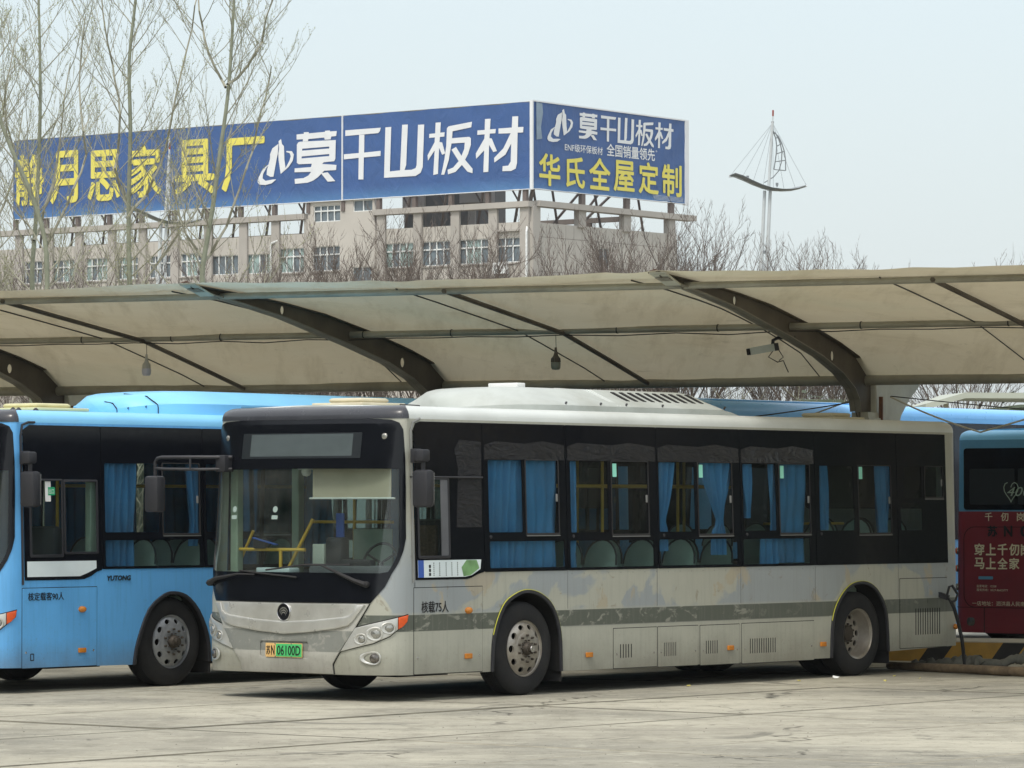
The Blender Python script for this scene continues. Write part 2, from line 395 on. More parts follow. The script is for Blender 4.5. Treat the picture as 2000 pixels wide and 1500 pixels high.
HEAD = [(.883, .734), (1.31, .835), (1.427, .861), (1.413, .795), (1.36, .745), (1.31, .719), (1.231, .653), (1.076, .586), (.716, .498)]
def sym(h): return h + [(-u, v) for u, v in reversed(h) if abs(u) > 1e-6]
def shrink(poly, d):
    cx = sum(p[0] for p in poly) / len(poly); cz = sum(p[1] for p in poly) / len(poly)
    return [(u + (d if u < cx else -d), v + (d if v < cz else -d)) for u, v in poly]

class Bus:
    def __init__(s, name, loc, rz, label, cat, D=0.0, group=None, zs=1.0, mats=None):
        s.root = empty(name, loc, rz); tag(s.root, label, cat, group); s.root.scale = (1, 1, zs)
        s.D = D; s.XS = -1.70 + D; s.WC = s.XS - LF / 2; s.m = mats
        s.wend = RX - RR + 2 * LR + W - 2 * RR
        s.wR = lambda x: s.XS - LF - (x - s.XS)
    def nose(s, z):
        T = NOSE0
        if z <= T[0][0]: return T[0][1] + s.D
        for (a, u), (b, v) in zip(T, T[1:]):
            if z <= b: return u + (v - u) * (z - a) / (b - a) + s.D
        return T[-1][1] + s.D
    def plan(s, w, z):
        if w >= s.XS:
            xe = RX - RR
            if w <= xe: return w, 0.
            if w <= xe + LR:
                a = (w - xe) / RR; return xe + RR * math.sin(a), RR * (1 - math.cos(a))
            d = w - xe - LR
            if d <= W - 2 * RR: return RX, RR + d
            d -= W - 2 * RR; a = min(d / RR, math.pi / 2); return xe + RR * math.cos(a), W - RR + RR * math.sin(a)
        q = s.XS - w
        if q >= LF: return s.XS + (q - LF), W
        i = min(max(bisect.bisect(SS, q) - 1, 0), 399); t = (q - SS[i]) / max(1e-9, SS[i + 1] - SS[i])
        g = PTS[i][0] + (PTS[i + 1][0] - PTS[i][0]) * t; y = PTS[i][1] + (PTS[i + 1][1] - PTS[i][1]) * t
        n = s.nose(z); return n + (s.XS - n) * g, y
    def fr(s, w, z):
        e = 1e-3
        x, y = s.plan(w, z); x1, y1 = s.plan(w + e, z); x0, y0 = s.plan(w - e, z)
        T = Vector((x1 - x0, y1 - y0, 0)); T = T.normalized() if T.length > 1e-9 else Vector((0, -1, 0))
        N = Vector((T.y, -T.x, 0)); tb = max(0., z - 1.25) * .03 * N.y ** 2
        return Vector((x, y, z)) - N * tb, T, N
    def S(s, w, z, n=0.):
        P, T, N = s.fr(w, z); return P + N * n
    def mapbm(s, bm, n0=0.):
        for v in bm.verts: v.co = s.S(v.co.x, v.co.y, n0 + v.co.z)
    def cuts(s, lo, hi):
        us = []
        k = lo
        x = s.XS - LF
        while x < s.XS + .001:
            if lo < x < hi: us.append(x)
            d = min(x - (s.XS - LF), s.XS - x); x += .03 if d < .5 else .12
        for b0 in (RX - RR, RX - RR + LR + W - 2 * RR):
            for i in range(6):
                x = b0 + LR * i / 5
                if lo < x < hi: us.append(x)
        return us
    def plate(s, name, loops, mat, n0=0., t=.006, parent=None, bevel=0., c=False, smooth=True):
        if c: loops = [[(s.WC + u, v) for u, v in lp] for lp in loops]
        bm = shape(loops, t, bevel)
        lo = min(v.co.x for v in bm.verts); hi = max(v.co.x for v in bm.verts)
        z0 = min(v.co.y for v in bm.verts); z1 = max(v.co.y for v in bm.verts)
        front = lo < s.XS - .01 and hi > s.XS - LF
        vs = [z for z in ((.45, 1.0, 1.25, 1.8, 2.4, 2.75) if front else (1.25,)) if z0 < z < z1]
        cut(bm, s.cuts(lo, hi), vs); s.mapbm(bm, n0)
        return bm_obj(bm, name, mat, parent or s.root, smooth)
    def text(s, name, txt, w, z, h, mat, wd=None, bold=0., n0=.008, parent=None, c=False, shear=0.):
        bm = text_bm(txt, h, bold, wd, shear)
        for v in bm.verts: v.co.x += w + (s.WC if c else 0); v.co.y += z
        s.mapbm(bm, n0); return bm_obj(bm, name, mat, parent or s.root, False)
    def place(s, mb, w, z, c=False, n0=0.):
        if c: w += s.WC
        P, T, N = s.fr(w, z)
        mb.v = [P + T * v[0] + Vector((0, 0, 1)) * v[1] + N * (v[2] + n0) for v in mb.v]; return mb
    def tube(s, name, pts, r, mat, parent=None, n=6, c=False):
        o = MB().tube([s.S(p[0] + (s.WC if c else 0), p[1], p[2]) for p in pts], r, n).build(name, mat, parent or s.root, True); return o
    # ---- shell
    def body(s, mat, left_hole=None, right_hole=None, rear_hole=None, front_hole=None, archf=None, zt=2.80):
        archf = archf or ARCH_F
        wr = s.wR
        lo = [(wr(RX - RR), .28)]
        for A in (ARCH_R, archf): lo += [(wr(x), z) for x, z in reversed(A)]
        lo += [(wr(s.XS + .05), .27)] + [(s.WC + c, .268) for c in (-1.3, -.62, 0, .62, 1.3)] + [(s.XS + .05, .265)]
        lo += archf + ARCH_R + [(7.0, .265), (8.0, .285), (RX - RR, .29), (s.wend, .29)]
        top = [(s.wend, zt), (wr(RX - RR), zt)]
        loops = [lo + top] + [h for h in (left_hole, right_hole, rear_hole, front_hole) if h]
        return s.plate('body', loops, mat, -.012, .024)
    def roof(s, mat, hood, z0=2.797):
        RT = [(0, 0), (.003, .035), (.014, .066), (.035, .092), (.07, .112), (.11, .125), (.15, .131)]
        def ring(ws, dn, tab): return [[s.S(w, 2.78, dn - d) + Vector((0, 0, z0 - 2.78 + h)) for w in ws] for d, h in tab]
        ws = [s.wR(RX - RR)] + [s.wR(x) for x in (6, 4, 2, 0)] + [s.XS - LF + LF * i / 60 for i in range(61)] + [0, 2, 4, 6, RX - RR]
        ws += [RX - RR + LR * i / 6 for i in range(1, 7)] + [RX - RR + LR + 1.1] + [RX - RR + LR + W - 2 * RR + LR * i / 6 for i in range(0, 6)]
        rg = ring(ws, 0, RT); n = len(ws)
        cx = sum(p.x for p in rg[-1]) / n
        for k, dz in ((.65, .012), (.3, .02), (0.0, .022)):
            base = rg[6]; rg.append([Vector((p.x, W / 2 + (p.y - W / 2) * k, p.z + dz)) for p in base])
        vs = [p for r_ in rg for p in r_]
        fs = [(i * n + j, i * n + (j + 1) % n, (i + 1) * n + (j + 1) % n, (i + 1) * n + j) for i in range(len(rg) - 1) for j in range(n)]
        shade(from_data('roof', vs, fs, mat, s.root), 50)
        if hood:
            ws = [s.WC - 1.44 + 2.88 * i / 60 for i in range(61)]; tab = [(0, .004)] + [(d, h + .004) for d, h in RT[1:]]
            rg = ring(ws, .005, tab); n = len(ws); vs = [p for r_ in rg for p in r_]
            fs = [(i * n + j, i * n + j + 1, (i + 1) * n + j + 1, (i + 1) * n + j) for i in range(len(rg) - 1) for j in range(n - 1)]
            shade(from_data('front_hood', vs, fs, hood, s.root), 50)
    def wheel(s, x, side, kind, y0=.03):
        """side 0 = near side (y=0), 1 = far side"""
        h = empty('wheel', (x, y0 if side == 0 else W - y0, .4785), 0 if side == 0 else math.pi, s.root)
        rt, w = .4785, .275
        prof = [(.285, .02), (.292, .0), (.33, -.012), (.40, -.008), (.435, .0), (.462, .018), (.474, .04)]
        n = 7
        for i in range(n):
            a = .045 + (w - .09) * i / n; b = .045 + (w - .09) * (i + 1) / n
            prof += [(rt, a + .004), (rt, b - .008), (rt - .012, b - .006), (rt - .012, b)]
        prof += [(.474, w - .04), (.45, w), (.285, w - .02), (.275, w - .03), (.275, .03), (.285, .02)]
        ty = MB().lathe(prof, n=56)
        if kind == 'rear': ty.lathe([(r_, t_ + .33) for r_, t_ in prof], n=40)
        ty.build('tyre', M['tyre'], h, True)
        rm = MB(); K = 10
        if kind == 'rear': rp = [(.288, -.004), (.283, .012), (.265, .02), (.258, .06), (.245, .12), (.235, .15)]; flat = .155; r0, r1 = .135, .235
        else: rp = [(.288, -.004), (.283, .012), (.272, .018), (.262, .012)]; flat = -.028; r0, r1 = .17, .262
        rm.lathe(rp, n=50)
        e1 = rp[-1][1]
        def dep(r_):
            t = (r_ - r0) / (r1 - r0); return flat + (e1 - flat) * (t ** 1.7)
        for k in range(K):
            a0 = 2 * math.pi * (k - .5) / K; a1 = 2 * math.pi * (k + .5) / K; am = (a0 + a1) / 2; rc = r0 + (r1 - r0) * .58; nn = 16
            vs = []
            for j in range(nn):
                q = 2 * math.pi * j / nn; cx, cy = math.cos(q), math.sin(q); m_ = max(abs(cx), abs(cy)); ux, uy = cx / m_, cy / m_
                ro = (r0 + r1) / 2 + uy * (r1 - r0) / 2; ao = am + ux * (a1 - a0) / 2
                ri = rc + cy * .026; ai = am + cx * .037 / rc
                for rr_, aa in ((ro, ao), (ri, ai)): vs.append((math.cos(aa) * rr_, dep(rr_), math.sin(aa) * rr_))
                vs.append((math.cos(ai) * ri, dep(ri) + .02, math.sin(ai) * ri))
            fs = []
            for j in range(nn):
                p, q = 3 * j, 3 * ((j + 1) % nn); fs += [(p, q, q + 1, p + 1), (p + 1, q + 1, q + 2, p + 2)]
            rm.add(vs, fs)
        rm.lathe([(r0, flat), (r0 - .012, flat - .006), (.085, flat - .004), (.08, flat), (.0, flat)], n=40)
        rm.build('rim', s.m.get('rim', M['rim']), h, True, fix=False)
        MB().lathe([(.26, .18 if kind != 'rear' else .21), (0, .18 if kind != 'rear' else .21)], n=24).build('brake_drum', M['gap'], h)
        hb = MB()
        for k in range(10):
            a = 2 * math.pi * (k + .5) / 10; c = (math.cos(a) * .135 * (1 if kind != 'rear' else .8), 0, math.sin(a) * .135 * (1 if kind != 'rear' else .8))
            hb.lathe([(.013, flat), (.013, flat - .028), (.008, flat - .032), (0, flat - .032)], c=c, n=6)
        if kind != 'rear':
            hb.lathe([(.075, flat), (.07, flat - .02), (.055, flat - .05), (.045, flat - .055), (.042, flat - .085), (0, flat - .085)], n=24)
            for k in range(10):
                a = 2 * math.pi * k / 10; hb.lathe([(.007, flat), (.007, flat - .026), (0, flat - .026)], c=(math.cos(a) * .088, 0, math.sin(a) * .088), n=6)
        else: hb.lathe([(.095, flat), (.09, flat - .03), (.06, flat - .05), (0, flat - .05)], n=24)
        hb.build('hub', M['rimdark'], h, True)
        if kind != 'rear': MB().lathe([(.036, flat - .0855), (.034, flat - .09), (0, flat - .09)], n=20).build('hub_cap', M['chrome'] if s.m.get('cap') else M['rimdark'], h)
        return h
    def arch(s, A, yellow=False, sides=(0, 1)):
        for sd in sides:
            f = (lambda x: x) if sd == 0 else s.wR
            mb = MB(); n = len(A)
            vs = []
            for x, z in A:
                P = s.S(f(x), z, 0); sg = 1 if sd == 0 else -1
                for d in (.0, .62): vs.append((P.x, P.y + sg * d, P.z))
            mb.add(vs, [(2 * i, 2 * i + 1, 2 * i + 3, 2 * i + 2) for i in range(n - 1)])
            y = .62 if sd == 0 else W - .62
            mb.box(A[0][0], y, .3, A[-1][0], y + .01, 1.08)
            mb.build('wheel_well', M['gap'], s.root, fix=False)
            cx = sum(p[0] for p in A) / n
            inner = [(cx + (x - cx) * .935, z - (.035 if z > .5 else 0)) for x, z in A]
            lp = [(f(x), z) for x, z in A] + [(f(x), z) for x, z in reversed(inner)]
            s.plate('arch_trim', [lp], M['blackpl'], .008, .022, bevel=.004)
            if yellow and sd == 0:
                s.tube('reflective_edge', [(x, z, .012) for x, z in A[4:-3]], .005, M['edgeye'])
    def lamp(s, name, w, z, r, mat, c=True, depth=.02, ry=None, parent=None, n0=0.):
        k = (ry or r) / r
        mb = MB().lathe([(r * 1.12, -.002), (r * 1.12, depth * .5), (r, depth * .55)], axis='z', n=24)
        mb2 = MB().lathe([(r, depth * .45), (r * .8, depth * .9), (r * .4, depth * 1.1), (0, depth * 1.15)], axis='z', n=24)
        for m_ in (mb, mb2): m_.v = [(a, b * k, d) for a, b, d in m_.v]
        o = s.place(mb2, w, z, c, n0).build(name, mat, parent or s.root, True)
        s.place(mb, w, z, c, n0).build('lamp_ring', M['lampdk'], o, True)
        return o
    def door(s, name, x0, z0, x1, z1, mat, slots=None, label=None, locks=True, r=.006):
        g = .007
        s.plate('door_gap', [rrect(x0 - g, z0 - g, x1 + g, z1 + g, r)], M['gap'], .0008, .0016)
        loops = [rrect(x0, z0, x1, z1, r)]
        if slots:
            a, zb, b, zt, n = slots; pw = (b - a) / (n - .5)
            for i in range(n): loops.append(rrect(a + i * pw, zb, a + i * pw + pw * .42, zt, .004, 1))
        o = s.plate(name, loops, mat, .0035, .004)
        if slots:
            s.plate('vent_backing', [rrect(slots[0] - .01, slots[1] - .01, slots[2] + .01, slots[3] + .01, .004)], M['gap'], .0022, .0008, parent=o)
        if locks:
            for lx in (x0 + .05, x1 - .05):
                s.place(MB().lathe([(.012, 0), (.012, .008), (.007, .01), (0, .01)], axis='z', n=10), lx, (z0 + z1) / 2 - .06 if z1 < .8 else z0 + .16).build('lock', M['chrome'], o, True)
        return o
    def window(s, outer, panes, glass='glass', slider=None, mir=False, latch=True, film=None):
        f = (lambda x: x) if not mir else s.wR
        mp = lambda lp: [(f(u), v) for u, v in lp]
        loops = [mp(outer)] + [mp(rrect(a, b, c_, d, .018)) for a, b, c_, d in panes]
        o = s.plate('window', loops, M['frit'], .0035, .006)
        for i, (a, b, c_, d) in enumerate(panes):
            s.plate('pane', [mp(rrect(a - .01, b - .01, c_ + .01, d + .01, .02))], M[glass], -.003, .004, parent=o, smooth=False)
            if slider == i and not mir:
                s.plate('sliding_sash', [mp(rrect(a - .013, b - .03, c_ + .013, d + .011, .02)), mp(rrect(a, b, c_, d, .016))], M['rubber'], .010, .010, parent=o, bevel=.003)
                s.plate('sash_rail', [mp(rrect(a - .012, b - .031, c_ + .012, b - .023, .003))], M['seal'], .0165, .004, parent=o)
                s.plate('sash_handle', [mp(rrect(c_ - .045, (b + d) / 2 - .05, c_ - .022, (b + d) / 2 + .03, .006))], M['seal'], .014, .014, parent=o, bevel=.003)
        return o
    def curtain(s, x0, x1, z0, z1, y=.07, tie=None, amp=.022, freq=55, parent=None, name='curtain', cut_=None):
        nx, nz = max(12, int((x1 - x0) / .012)), 16
        vs = []
        for j in range(nz + 1):
            z = z1 + (z0 - z1) * j / nz
            for i in range(nx + 1):
                t = i / nx; x = x0 + (x1 - x0) * t
                if tie:
                    tx, tz, sq = tie
                    q = min(1, max(0, (z1 - z) / (z1 - tz))); k = 1 - (1 - sq) * (q ** 1.4) if z > tz else sq + (1 - sq) * .35 * min(1, (tz - z) / .12)
                    x = tx + (x - tx) * k
                yy = y + amp * math.sin((x0 + (x1 - x0) * t) * freq + 1.2 * math.sin(z * 2 + x0)) + .01 * math.sin(t * 17 + z * 6)
                vs.append((x, yy if y < 1.2 else W - (W - y) - (yy - y), z))
        n = nx + 1
        fs = [(j * n + i, j * n + i + 1, (j + 1) * n + i + 1, (j + 1) * n + i) for j in range(nz) for i in range(nx)]
        return from_data(name, vs, fs, M['curtain'], parent or s.root, True)
    def roofbox(s, name, x0, x1, hw, z0, h, mat, edge=.08, nose=1.0, tail=.4, top=.55, seams=(), parent=None, nosehw=.55):
        """low fairing on the roof: rounded nose, short tail, raised crown"""
        st = [(x0 + nose * (1 - math.cos(R(f))), math.sin(R(f)), math.sin(R(f)) ** .42) for f in (2, 6, 12, 20, 28, 36, 45, 54, 63, 72, 81, 90)]
        st += [(x0 + nose + (x1 - tail - x0 - nose) * k / 6, 1, 1) for k in range(1, 7)] + [(x1 - tail * .75, 1, .95), (x1 - tail * .3, 1, .62), (x1, 1, .30)]
        vs = []
        for x, bs, kz in st:
            b = hw * bs; ed = edge * min(1, kz * 1.1)
            P = [(-1, 0), (-1, ed / h), (-.97, ed / h + (.93 - ed / h) * .13), (-.5 - top * .5, ed / h + (.93 - ed / h) * .5), (-top, .92), (-top * .8, .975), (-.2, 1)]
            P = P + [(0, 1)] + [(-a, z) for a, z in reversed(P)]
            for a, z in P:
                zz = z * h * kz if z > ed / h else z * h
                vs.append((x, W / 2 + a * b, z0 + min(zz, h)))
        n = 15
        fs = [(i * n + j, i * n + j + 1, (i + 1) * n + j + 1, (i + 1) * n + j) for i in range(len(st) - 1) for j in range(n - 1)]
        fs += [tuple(range(n)), tuple((len(st) - 1) * n + j for j in range(n - 1, -1, -1))]
        o = from_data(name, vs, fs, mat, parent or s.root); shade(o, 40)
        return o
    def hatch(s, x, y, a, mat, z=2.945):
        o = MB().rbox(x - a / 2, y - a / 2, z, x + a / 2, y + a / 2, z + .035, .01).build('roof_hatch', mat, s.root, True)
        b = a * .33
        MB().rbox(x - b, y - b, z + .035, x + b, y + b, z + .085, .03).build('hatch_dome', mat, o, True)
        MB().rbox(x - a * .42, y - a * .42, z - .05, x + a * .42, y + a * .42, z, .008).build('hatch_base', M['roofwhite'] if mat is M['hatch'] else M['blueroof'], o, True)
        return o
    def near_mirror(s, dx=0.):
        x = -1.79 + dx
        o = MB().rbox(x - .05, -.29, 1.92, x + .08, -.09, 2.29, .035).build('wing_mirror', M['blackpl'], s.root, True)
        MB().rbox(x + .078, -.275, 1.95, x + .086, -.105, 2.26, .003).build('mirror_glass', M['chrome'], o)
        b = MB().rbox(s.XS - .05, -.055, 2.36, s.XS + .06, .0, 2.50, .008)
        b.rbox(s.XS - .06, -.15, 2.375, s.XS + .03, -.05, 2.485, .01); b.rbox(x - .07, -.255, 2.37, x + .05, -.145, 2.49, .02)
        b.tube([(x, -.20, 2.38), (x, -.20, 2.27)], .022, 8)
        b.build('mirror_bracket', M['blackpl'], o, True)
        return o
    def far_mirror(s):
        D = s.D
        o = MB().rbox(-2.36 + D, 2.86, 1.87, -2.22 + D, 3.05, 2.24, .03).build('wing_mirror', M['blackpl'], s.root, True)
        b = MB(); x = -2.25 + D
        b.tube([(-1.95 + D, 2.20, 2.43), (x + .1, 2.45, 2.43), (x, 2.9, 2.43), (x, 2.96, 2.42), (x, 2.99, 2.38), (x, 2.99, 2.24)], .018, 8)
        b.tube([(-1.95 + D, 2.20, 2.31), (x + .1, 2.45, 2.305), (x, 2.85, 2.31), (x, 2.985, 2.32)], .015, 8)
        b.tube([(x + .02, 2.52, 2.31), (x + .02, 2.52, 2.43)], .012, 6)
        b.rbox(-2.04 + D, 2.22, 2.28, -1.9 + D, 2.35, 2.45, .01)
        b.build('mirror_arm', M['blackpl'], o, True)
    def bumper_front(s, silver, paint):
        # centre bumper panel, swoosh lip, grille inset
        k = [(1.03, .970), (.871, .717), (.716, .504), (.61, .368), (.612, .272)]
        s.plate('panel_gap', [sym([(0, .974)] + [(a + .009, b) for a, b in k] + [(0, .268)])], M['gap'], .0012, .0024, c=True)
        s.plate('front_bumper', [sym([(0, .967)] + k + [(0, .271)]), rrect(-.33, .425, .31, .585, .02)], paint, .012, .02, c=True, bevel=.006)
        s.plate('plate_recess', [rrect(-.34, .415, .32, .595, .02)], paint, .004, .004, c=True)
        lo = [(0, .656), (.357, .682), (.70, .725), (.819, .755), (.87, .80), (.995, .962)]
        li = [(.90, .962), (.868, .885), (.82, .856), (.765, .843), (.4, .806), (0, .786)]
        half = lo + li
        full = half + [(-a, b) for a, b in reversed(half) if abs(a) > 1e-6]
        # ring: outer lower contour then inner contour back
        outer = [(-a, b) for a, b in reversed(lo) if a > 0] + lo
        inner = li[:-1] + [(0, .786)] + [(-a, b) for a, b in reversed(li[:-1])]
        s.plate('grille_lip', [outer + inner], silver, .030, .034, c=True, bevel=.015)
        right = [(.90, .967), (.868, .882), (.82, .852), (.765, .839), (.4, .802), (0, .782)]
        s.plate('grille_panel', [right + [(-a, b) for a, b in reversed(right) if a > 0]], silver, .020, .012, c=True, bevel=.003)
    def emblem(s):
        o = s.place(MB().lathe([(.088, 0), (.088, .012), (.080, .018), (.076, .012), (0, .012)], axis='z', n=36), 0, .878, True, .026).build('emblem', M['maskblack'], s.root, True)
        s.place(MB().lathe([(.089, 0), (.090, .012), (.084, .020), (.079, .014)], axis='z', n=36), 0, .878, True, .026).build('emblem_ring', M['chrome'], o, True)
        for k, (rr, cz, a0) in enumerate(((.058, -.022, 18), (.043, -.03, 12), (.027, -.036, 5))):
            mb = MB(); out = []
            for i in range(17):
                a = R(a0 + (180 - 2 * a0) * i / 16); th = .009 * math.sin(math.pi * i / 16) + .002
                out.append(((rr * math.cos(a), cz + rr * math.sin(a)), ((rr + th) * math.cos(a), cz + (rr + th) * math.sin(a))))
            vs = [(p[0], p[1], .0165) for q in out for p in q]
            s.place(mb.add(vs, [(2 * i, 2 * i + 1, 2 * i + 3, 2 * i + 2) for i in range(16)]), 0, .878, True, .026).build('emblem_arc', M['chrome'], o, fix=False)
    def headlights(s, silver):
        for sg in (1, -1):
            H = [(sg * a, b) for a, b in HEAD]; cut_ = [(sg * a, b) for a, b in [(.883, .734), (1.31, .835), (1.31, .719), (1.231, .653), (1.076, .586), (.716, .498)]]
            s.plate('headlight_gap', [[(sg * a, b) for a, b in [(.878, .742), (1.31, .843), (1.436, .871), (1.422, .79), (1.316, .711), (1.236, .646), (1.078, .578), (.704, .492)]]], M['gap'], .0015, .003, c=True)
            o = s.plate('headlight', [cut_], silver, .010, .016, c=True, bevel=.005)
            s.plate('turn_signal', [[(sg * a, b) for a, b in [(1.316, .836), (1.425, .860), (1.412, .795), (1.36, .745), (1.316, .722)]]], M['redor'], .010, .016, c=True, parent=o, bevel=.003)
            for cc, z, r in ((.955, .624, .040), (1.101, .675, .049), (1.228, .733, .042)):
                mb = MB().lathe([(r * 1.45, .018), (r * 1.3, .024), (r * 1.05, .021), (r, .012)], axis='z', n=28)
                mb.v = [(a * (1.5 if a * sg < 0 else 1), b, d) for a, b, d in mb.v]
                s.place(mb, sg * cc, z, True).build('lamp_socket', silver, o, True)
                s.lamp('lamp', sg * cc, z, r, M['lens'], depth=.03, parent=o)
            mb = MB().lathe([(.068, 0), (.062, .008), (.052, .006), (.047, .0)], axis='z', n=28)
            mb.v = [(a * (2.3 if a * sg < 0 else 1), b, d) for a, b, d in mb.v]
            f = s.lamp('fog_lamp', sg * 1.083, .437, .042, M['lampdk'], depth=.022)
            s.place(mb, sg * 1.083, .437, True).build('fog_lamp_surround', silver, f, True)
            s.lamp('marker_lamp', sg * 1.059, 2.62, .032, M['lens'], depth=.014)
    def wipers(s):
        for pts, bl in (([(.988, 1.161), (.872, 1.199), (.453, 1.35), (.202, 1.348)], [(-.29, 1.293), (.25, 1.352), (.80, 1.353)]),
                        ([(-1.2, 1.15), (-.98, 1.20), (-.663, 1.249), (-.42, 1.246)], [(-.65, 1.283), (-.3, 1.255), (.128, 1.224)])):
            n = [.05, .06, .055, .05]
            o = s.tube('wiper_arm', [(p[0], p[1], q) for p, q in zip(pts, n)], [.030, .022, .011, .009], M['rubber'], c=True)
            s.tube('wiper_blade', [(p[0], p[1], .03) for p in bl], .010, M['rubber'], o, c=True)
            s.place(MB().lathe([(.032, 0), (.030, .05), (.015, .065), (0, .065)], axis='z', n=14), pts[0][0], pts[0][1], True).build('wiper_pivot', M['rubber'], o, True)
    def seat(s, x, y, h=1.57, proto=[]):
        if not proto:
            z0 = h - .62; lp = [(-.205, 0), (.205, 0), (.215, .35)] + [(.215 * math.cos(R(a)), .38 + .24 * math.sin(R(a))) for a in range(0, 181, 18)] + [(-.215, .35)]
            bm = shape([lp], .035, .012)
            for v in bm.verts: v.co = (v.co.z + v.co.y * .18, v.co.x, v.co.y - .62)
            o = bm_obj(bm, 'seat', M['seatp'], s.root)
            c_ = MB().rbox(-.42, -.2, -.66, .0, .2, -.60, .02); c_.rbox(-.3, -.12, -1.1, -.1, .12, -.66, .01)
            c_.build('seat_cushion', M['seatp'], o, True)
            MB().tube([(.18 * q[1] - .012, q[0], q[1] - .62 + .01) for q in [(a, b) for a, b in lp[2:]]], .012, 6).build('seat_rim', M['seatd'], o, True)
            proto.append(o); o.location = (x, y, h); return o
        o = copy_tree(proto[0], s.root); o.location = (x, y, h); return o

# ------------------------------------------------------------------ ground
TH = R(51.3)
UX, UY = Vector((math.cos(TH), math.sin(TH), 0)), Vector((-math.sin(TH), math.cos(TH), 0))
O_MAIN = Vector((.0887, 41.294, 0))
def bw(x, y, z=0): return O_MAIN + UX * x + UY * y + Vector((0, 0, z))
def concrete():
    m, n, p, o = newmat('yard_concrete')
    a = mixc(n, step_(n, noise_(n, .35, 6, .6), .32, .68), srgb(156, 152, 138), srgb(186, 182, 165))
    t = n.nodes.new('ShaderNodeTexCoord'); mp = n.nodes.new('ShaderNodeMapping'); n.links.new(t.outputs['Object'], mp.inputs[0]); mp.inputs['Rotation'].default_value = (0, 0, -TH)
    mp.inputs['Scale'].default_value = (.25, 1.4, 1)
    a = mixc(n, math_(n, 'MULTIPLY', step_(n, noise_(n, .9, 7, .65, vec=mp.outputs[0], dist=.4), .48, .70), .42), a, srgb(112, 110, 100))     # tyre-worn bands
    a = mixc(n, math_(n, 'MULTIPLY', step_(n, noise_(n, .22, 4, .5, mloc=(5, 9, 0)), .46, .64), .6), a, srgb(104, 104, 98))
    a = mixc(n, math_(n, 'MULTIPLY', step_(n, noise_(n, 1.7, 8, .72, mloc=(1, 4, 0)), .50, .66), .5), a, srgb(112, 109, 96))
    a = mixc(n, math_(n, 'MULTIPLY', step_(n, noise_(n, 2.6, 8, .7, mloc=(7, 4, 0)), .54, .68), .5), a, srgb(192, 189, 172))
    a = mixc(n, math_(n, 'MULTIPLY', step_(n, noise_(n, 5.5, 7, .75, mloc=(3, 8, 0)), .55, .66), .55), a, srgb(98, 95, 84))
    a = mixc(n, math_(n, 'MULTIPLY', step_(n, noise_(n, 14, 6, .7), .55, .75), .25), a, srgb(128, 124, 110))
    a = mixc(n, math_(n, 'MULTIPLY', step_(n, noise_(n, 55, 3, .6), .66, .72), .7), a, srgb(80, 77, 68))       # grit
    a = mixc(n, math_(n, 'MULTIPLY', step_(n, noise_(n, 38, 3, .6, mloc=(2, 2, 2)), .66, .74), .5), a, srgb(222, 219, 202))
    a = mixc(n, math_(n, 'MULTIPLY', step_(n, noise_(n, 9, 4, .6, mloc=(6, 6, 0), mapscale=(.6, 1, 1)), .66, .72), .6), a, srgb(70, 67, 58))
    a = mixc(n, math_(n, 'MULTIPLY', step_(n, noise_(n, 16, 3, .6, mloc=(1, 9, 0)), .64, .70), .5), a, srgb(206, 203, 186))
    a = mixc(n, math_(n, 'MULTIPLY', step_(n, noise_(n, .8, 5, .6, mloc=(11, 3, 0), dist=1.2), .62, .68), .5), a, srgb(74, 74, 70))
    v = n.nodes.new('ShaderNodeTexVoronoi'); v.feature = 'DISTANCE_TO_EDGE'; v.inputs['Scale'].default_value = .33
    n.links.new(t.outputs['Object'], v.inputs['Vector'])
    nz = n.nodes.new('ShaderNodeTexNoise'); n.links.new(t.outputs['Object'], nz.inputs[0]); nz.inputs['Scale'].default_value = 1.3; nz.inputs['Detail'].default_value = 7
    vm = n.nodes.new('ShaderNodeVectorMath'); vm.operation = 'MULTIPLY_ADD'; n.links.new(nz.outputs[1], vm.inputs[0]); vm.inputs[1].default_value = (1.1, 1.1, 0); n.links.new(t.outputs['Object'], vm.inputs[2])
    n.links.new(vm.outputs[0], v.inputs['Vector'])
    crack = math_(n, 'MULTIPLY', step_(n, v.outputs['Distance'], .0075, .002), step_(n, noise_(n, .4, 2, .5, mloc=(8, 3, 0)), .47, .55))
    a = mixc(n, math_(n, 'MULTIPLY', crack, .75), a, srgb(62, 60, 52))
    n.links.new(a, p.inputs['Base Color']); p.inputs['Roughness'].default_value = .88; p.inputs['Specular IOR Level'].default_value = .3
    bp = n.nodes.new('ShaderNodeBump'); bp.inputs['Strength'].default_value = .7; bp.inputs['Distance'].default_value = .02
    h = math_(n, 'SUBTRACT', math_(n, 'ADD', noise_(n, 26, 8, .7), math_(n, 'MULTIPLY', noise_(n, 3, 5), 1.2)), math_(n, 'MULTIPLY', crack, 1.5))
    n.links.new(h, bp.inputs['Height']); n.links.new(bp.outputs[0], p.inputs['Normal'])
    return m
M['concrete'] = concrete()
M['earth'] = simple('far_ground', srgb(128, 122, 104), .95, var=.2, scale=.05)
M['edgedirt'] = simple('soiled_slab_edge', srgb(98, 95, 82), .95, var=.35, scale=5)
M['edgelight'] = simple('dusty_slab_edge', srgb(142, 138, 123), .95, var=.3, scale=5)
M['joint'] = simple('joint_filler', srgb(50, 48, 42), .95, var=.3, scale=8)
g = MB(); g.add([(-3000, -300, -.06), (3000, -300, -.06), (3000, 4500, -.06), (-3000, 4500, -.06)], [(0, 1, 2, 3)])
tag(g.build('ground', M['earth']), kind='structure')
yard = empty('concrete_yard'); tag(yard, kind='structure')
rnd = random.Random(4)
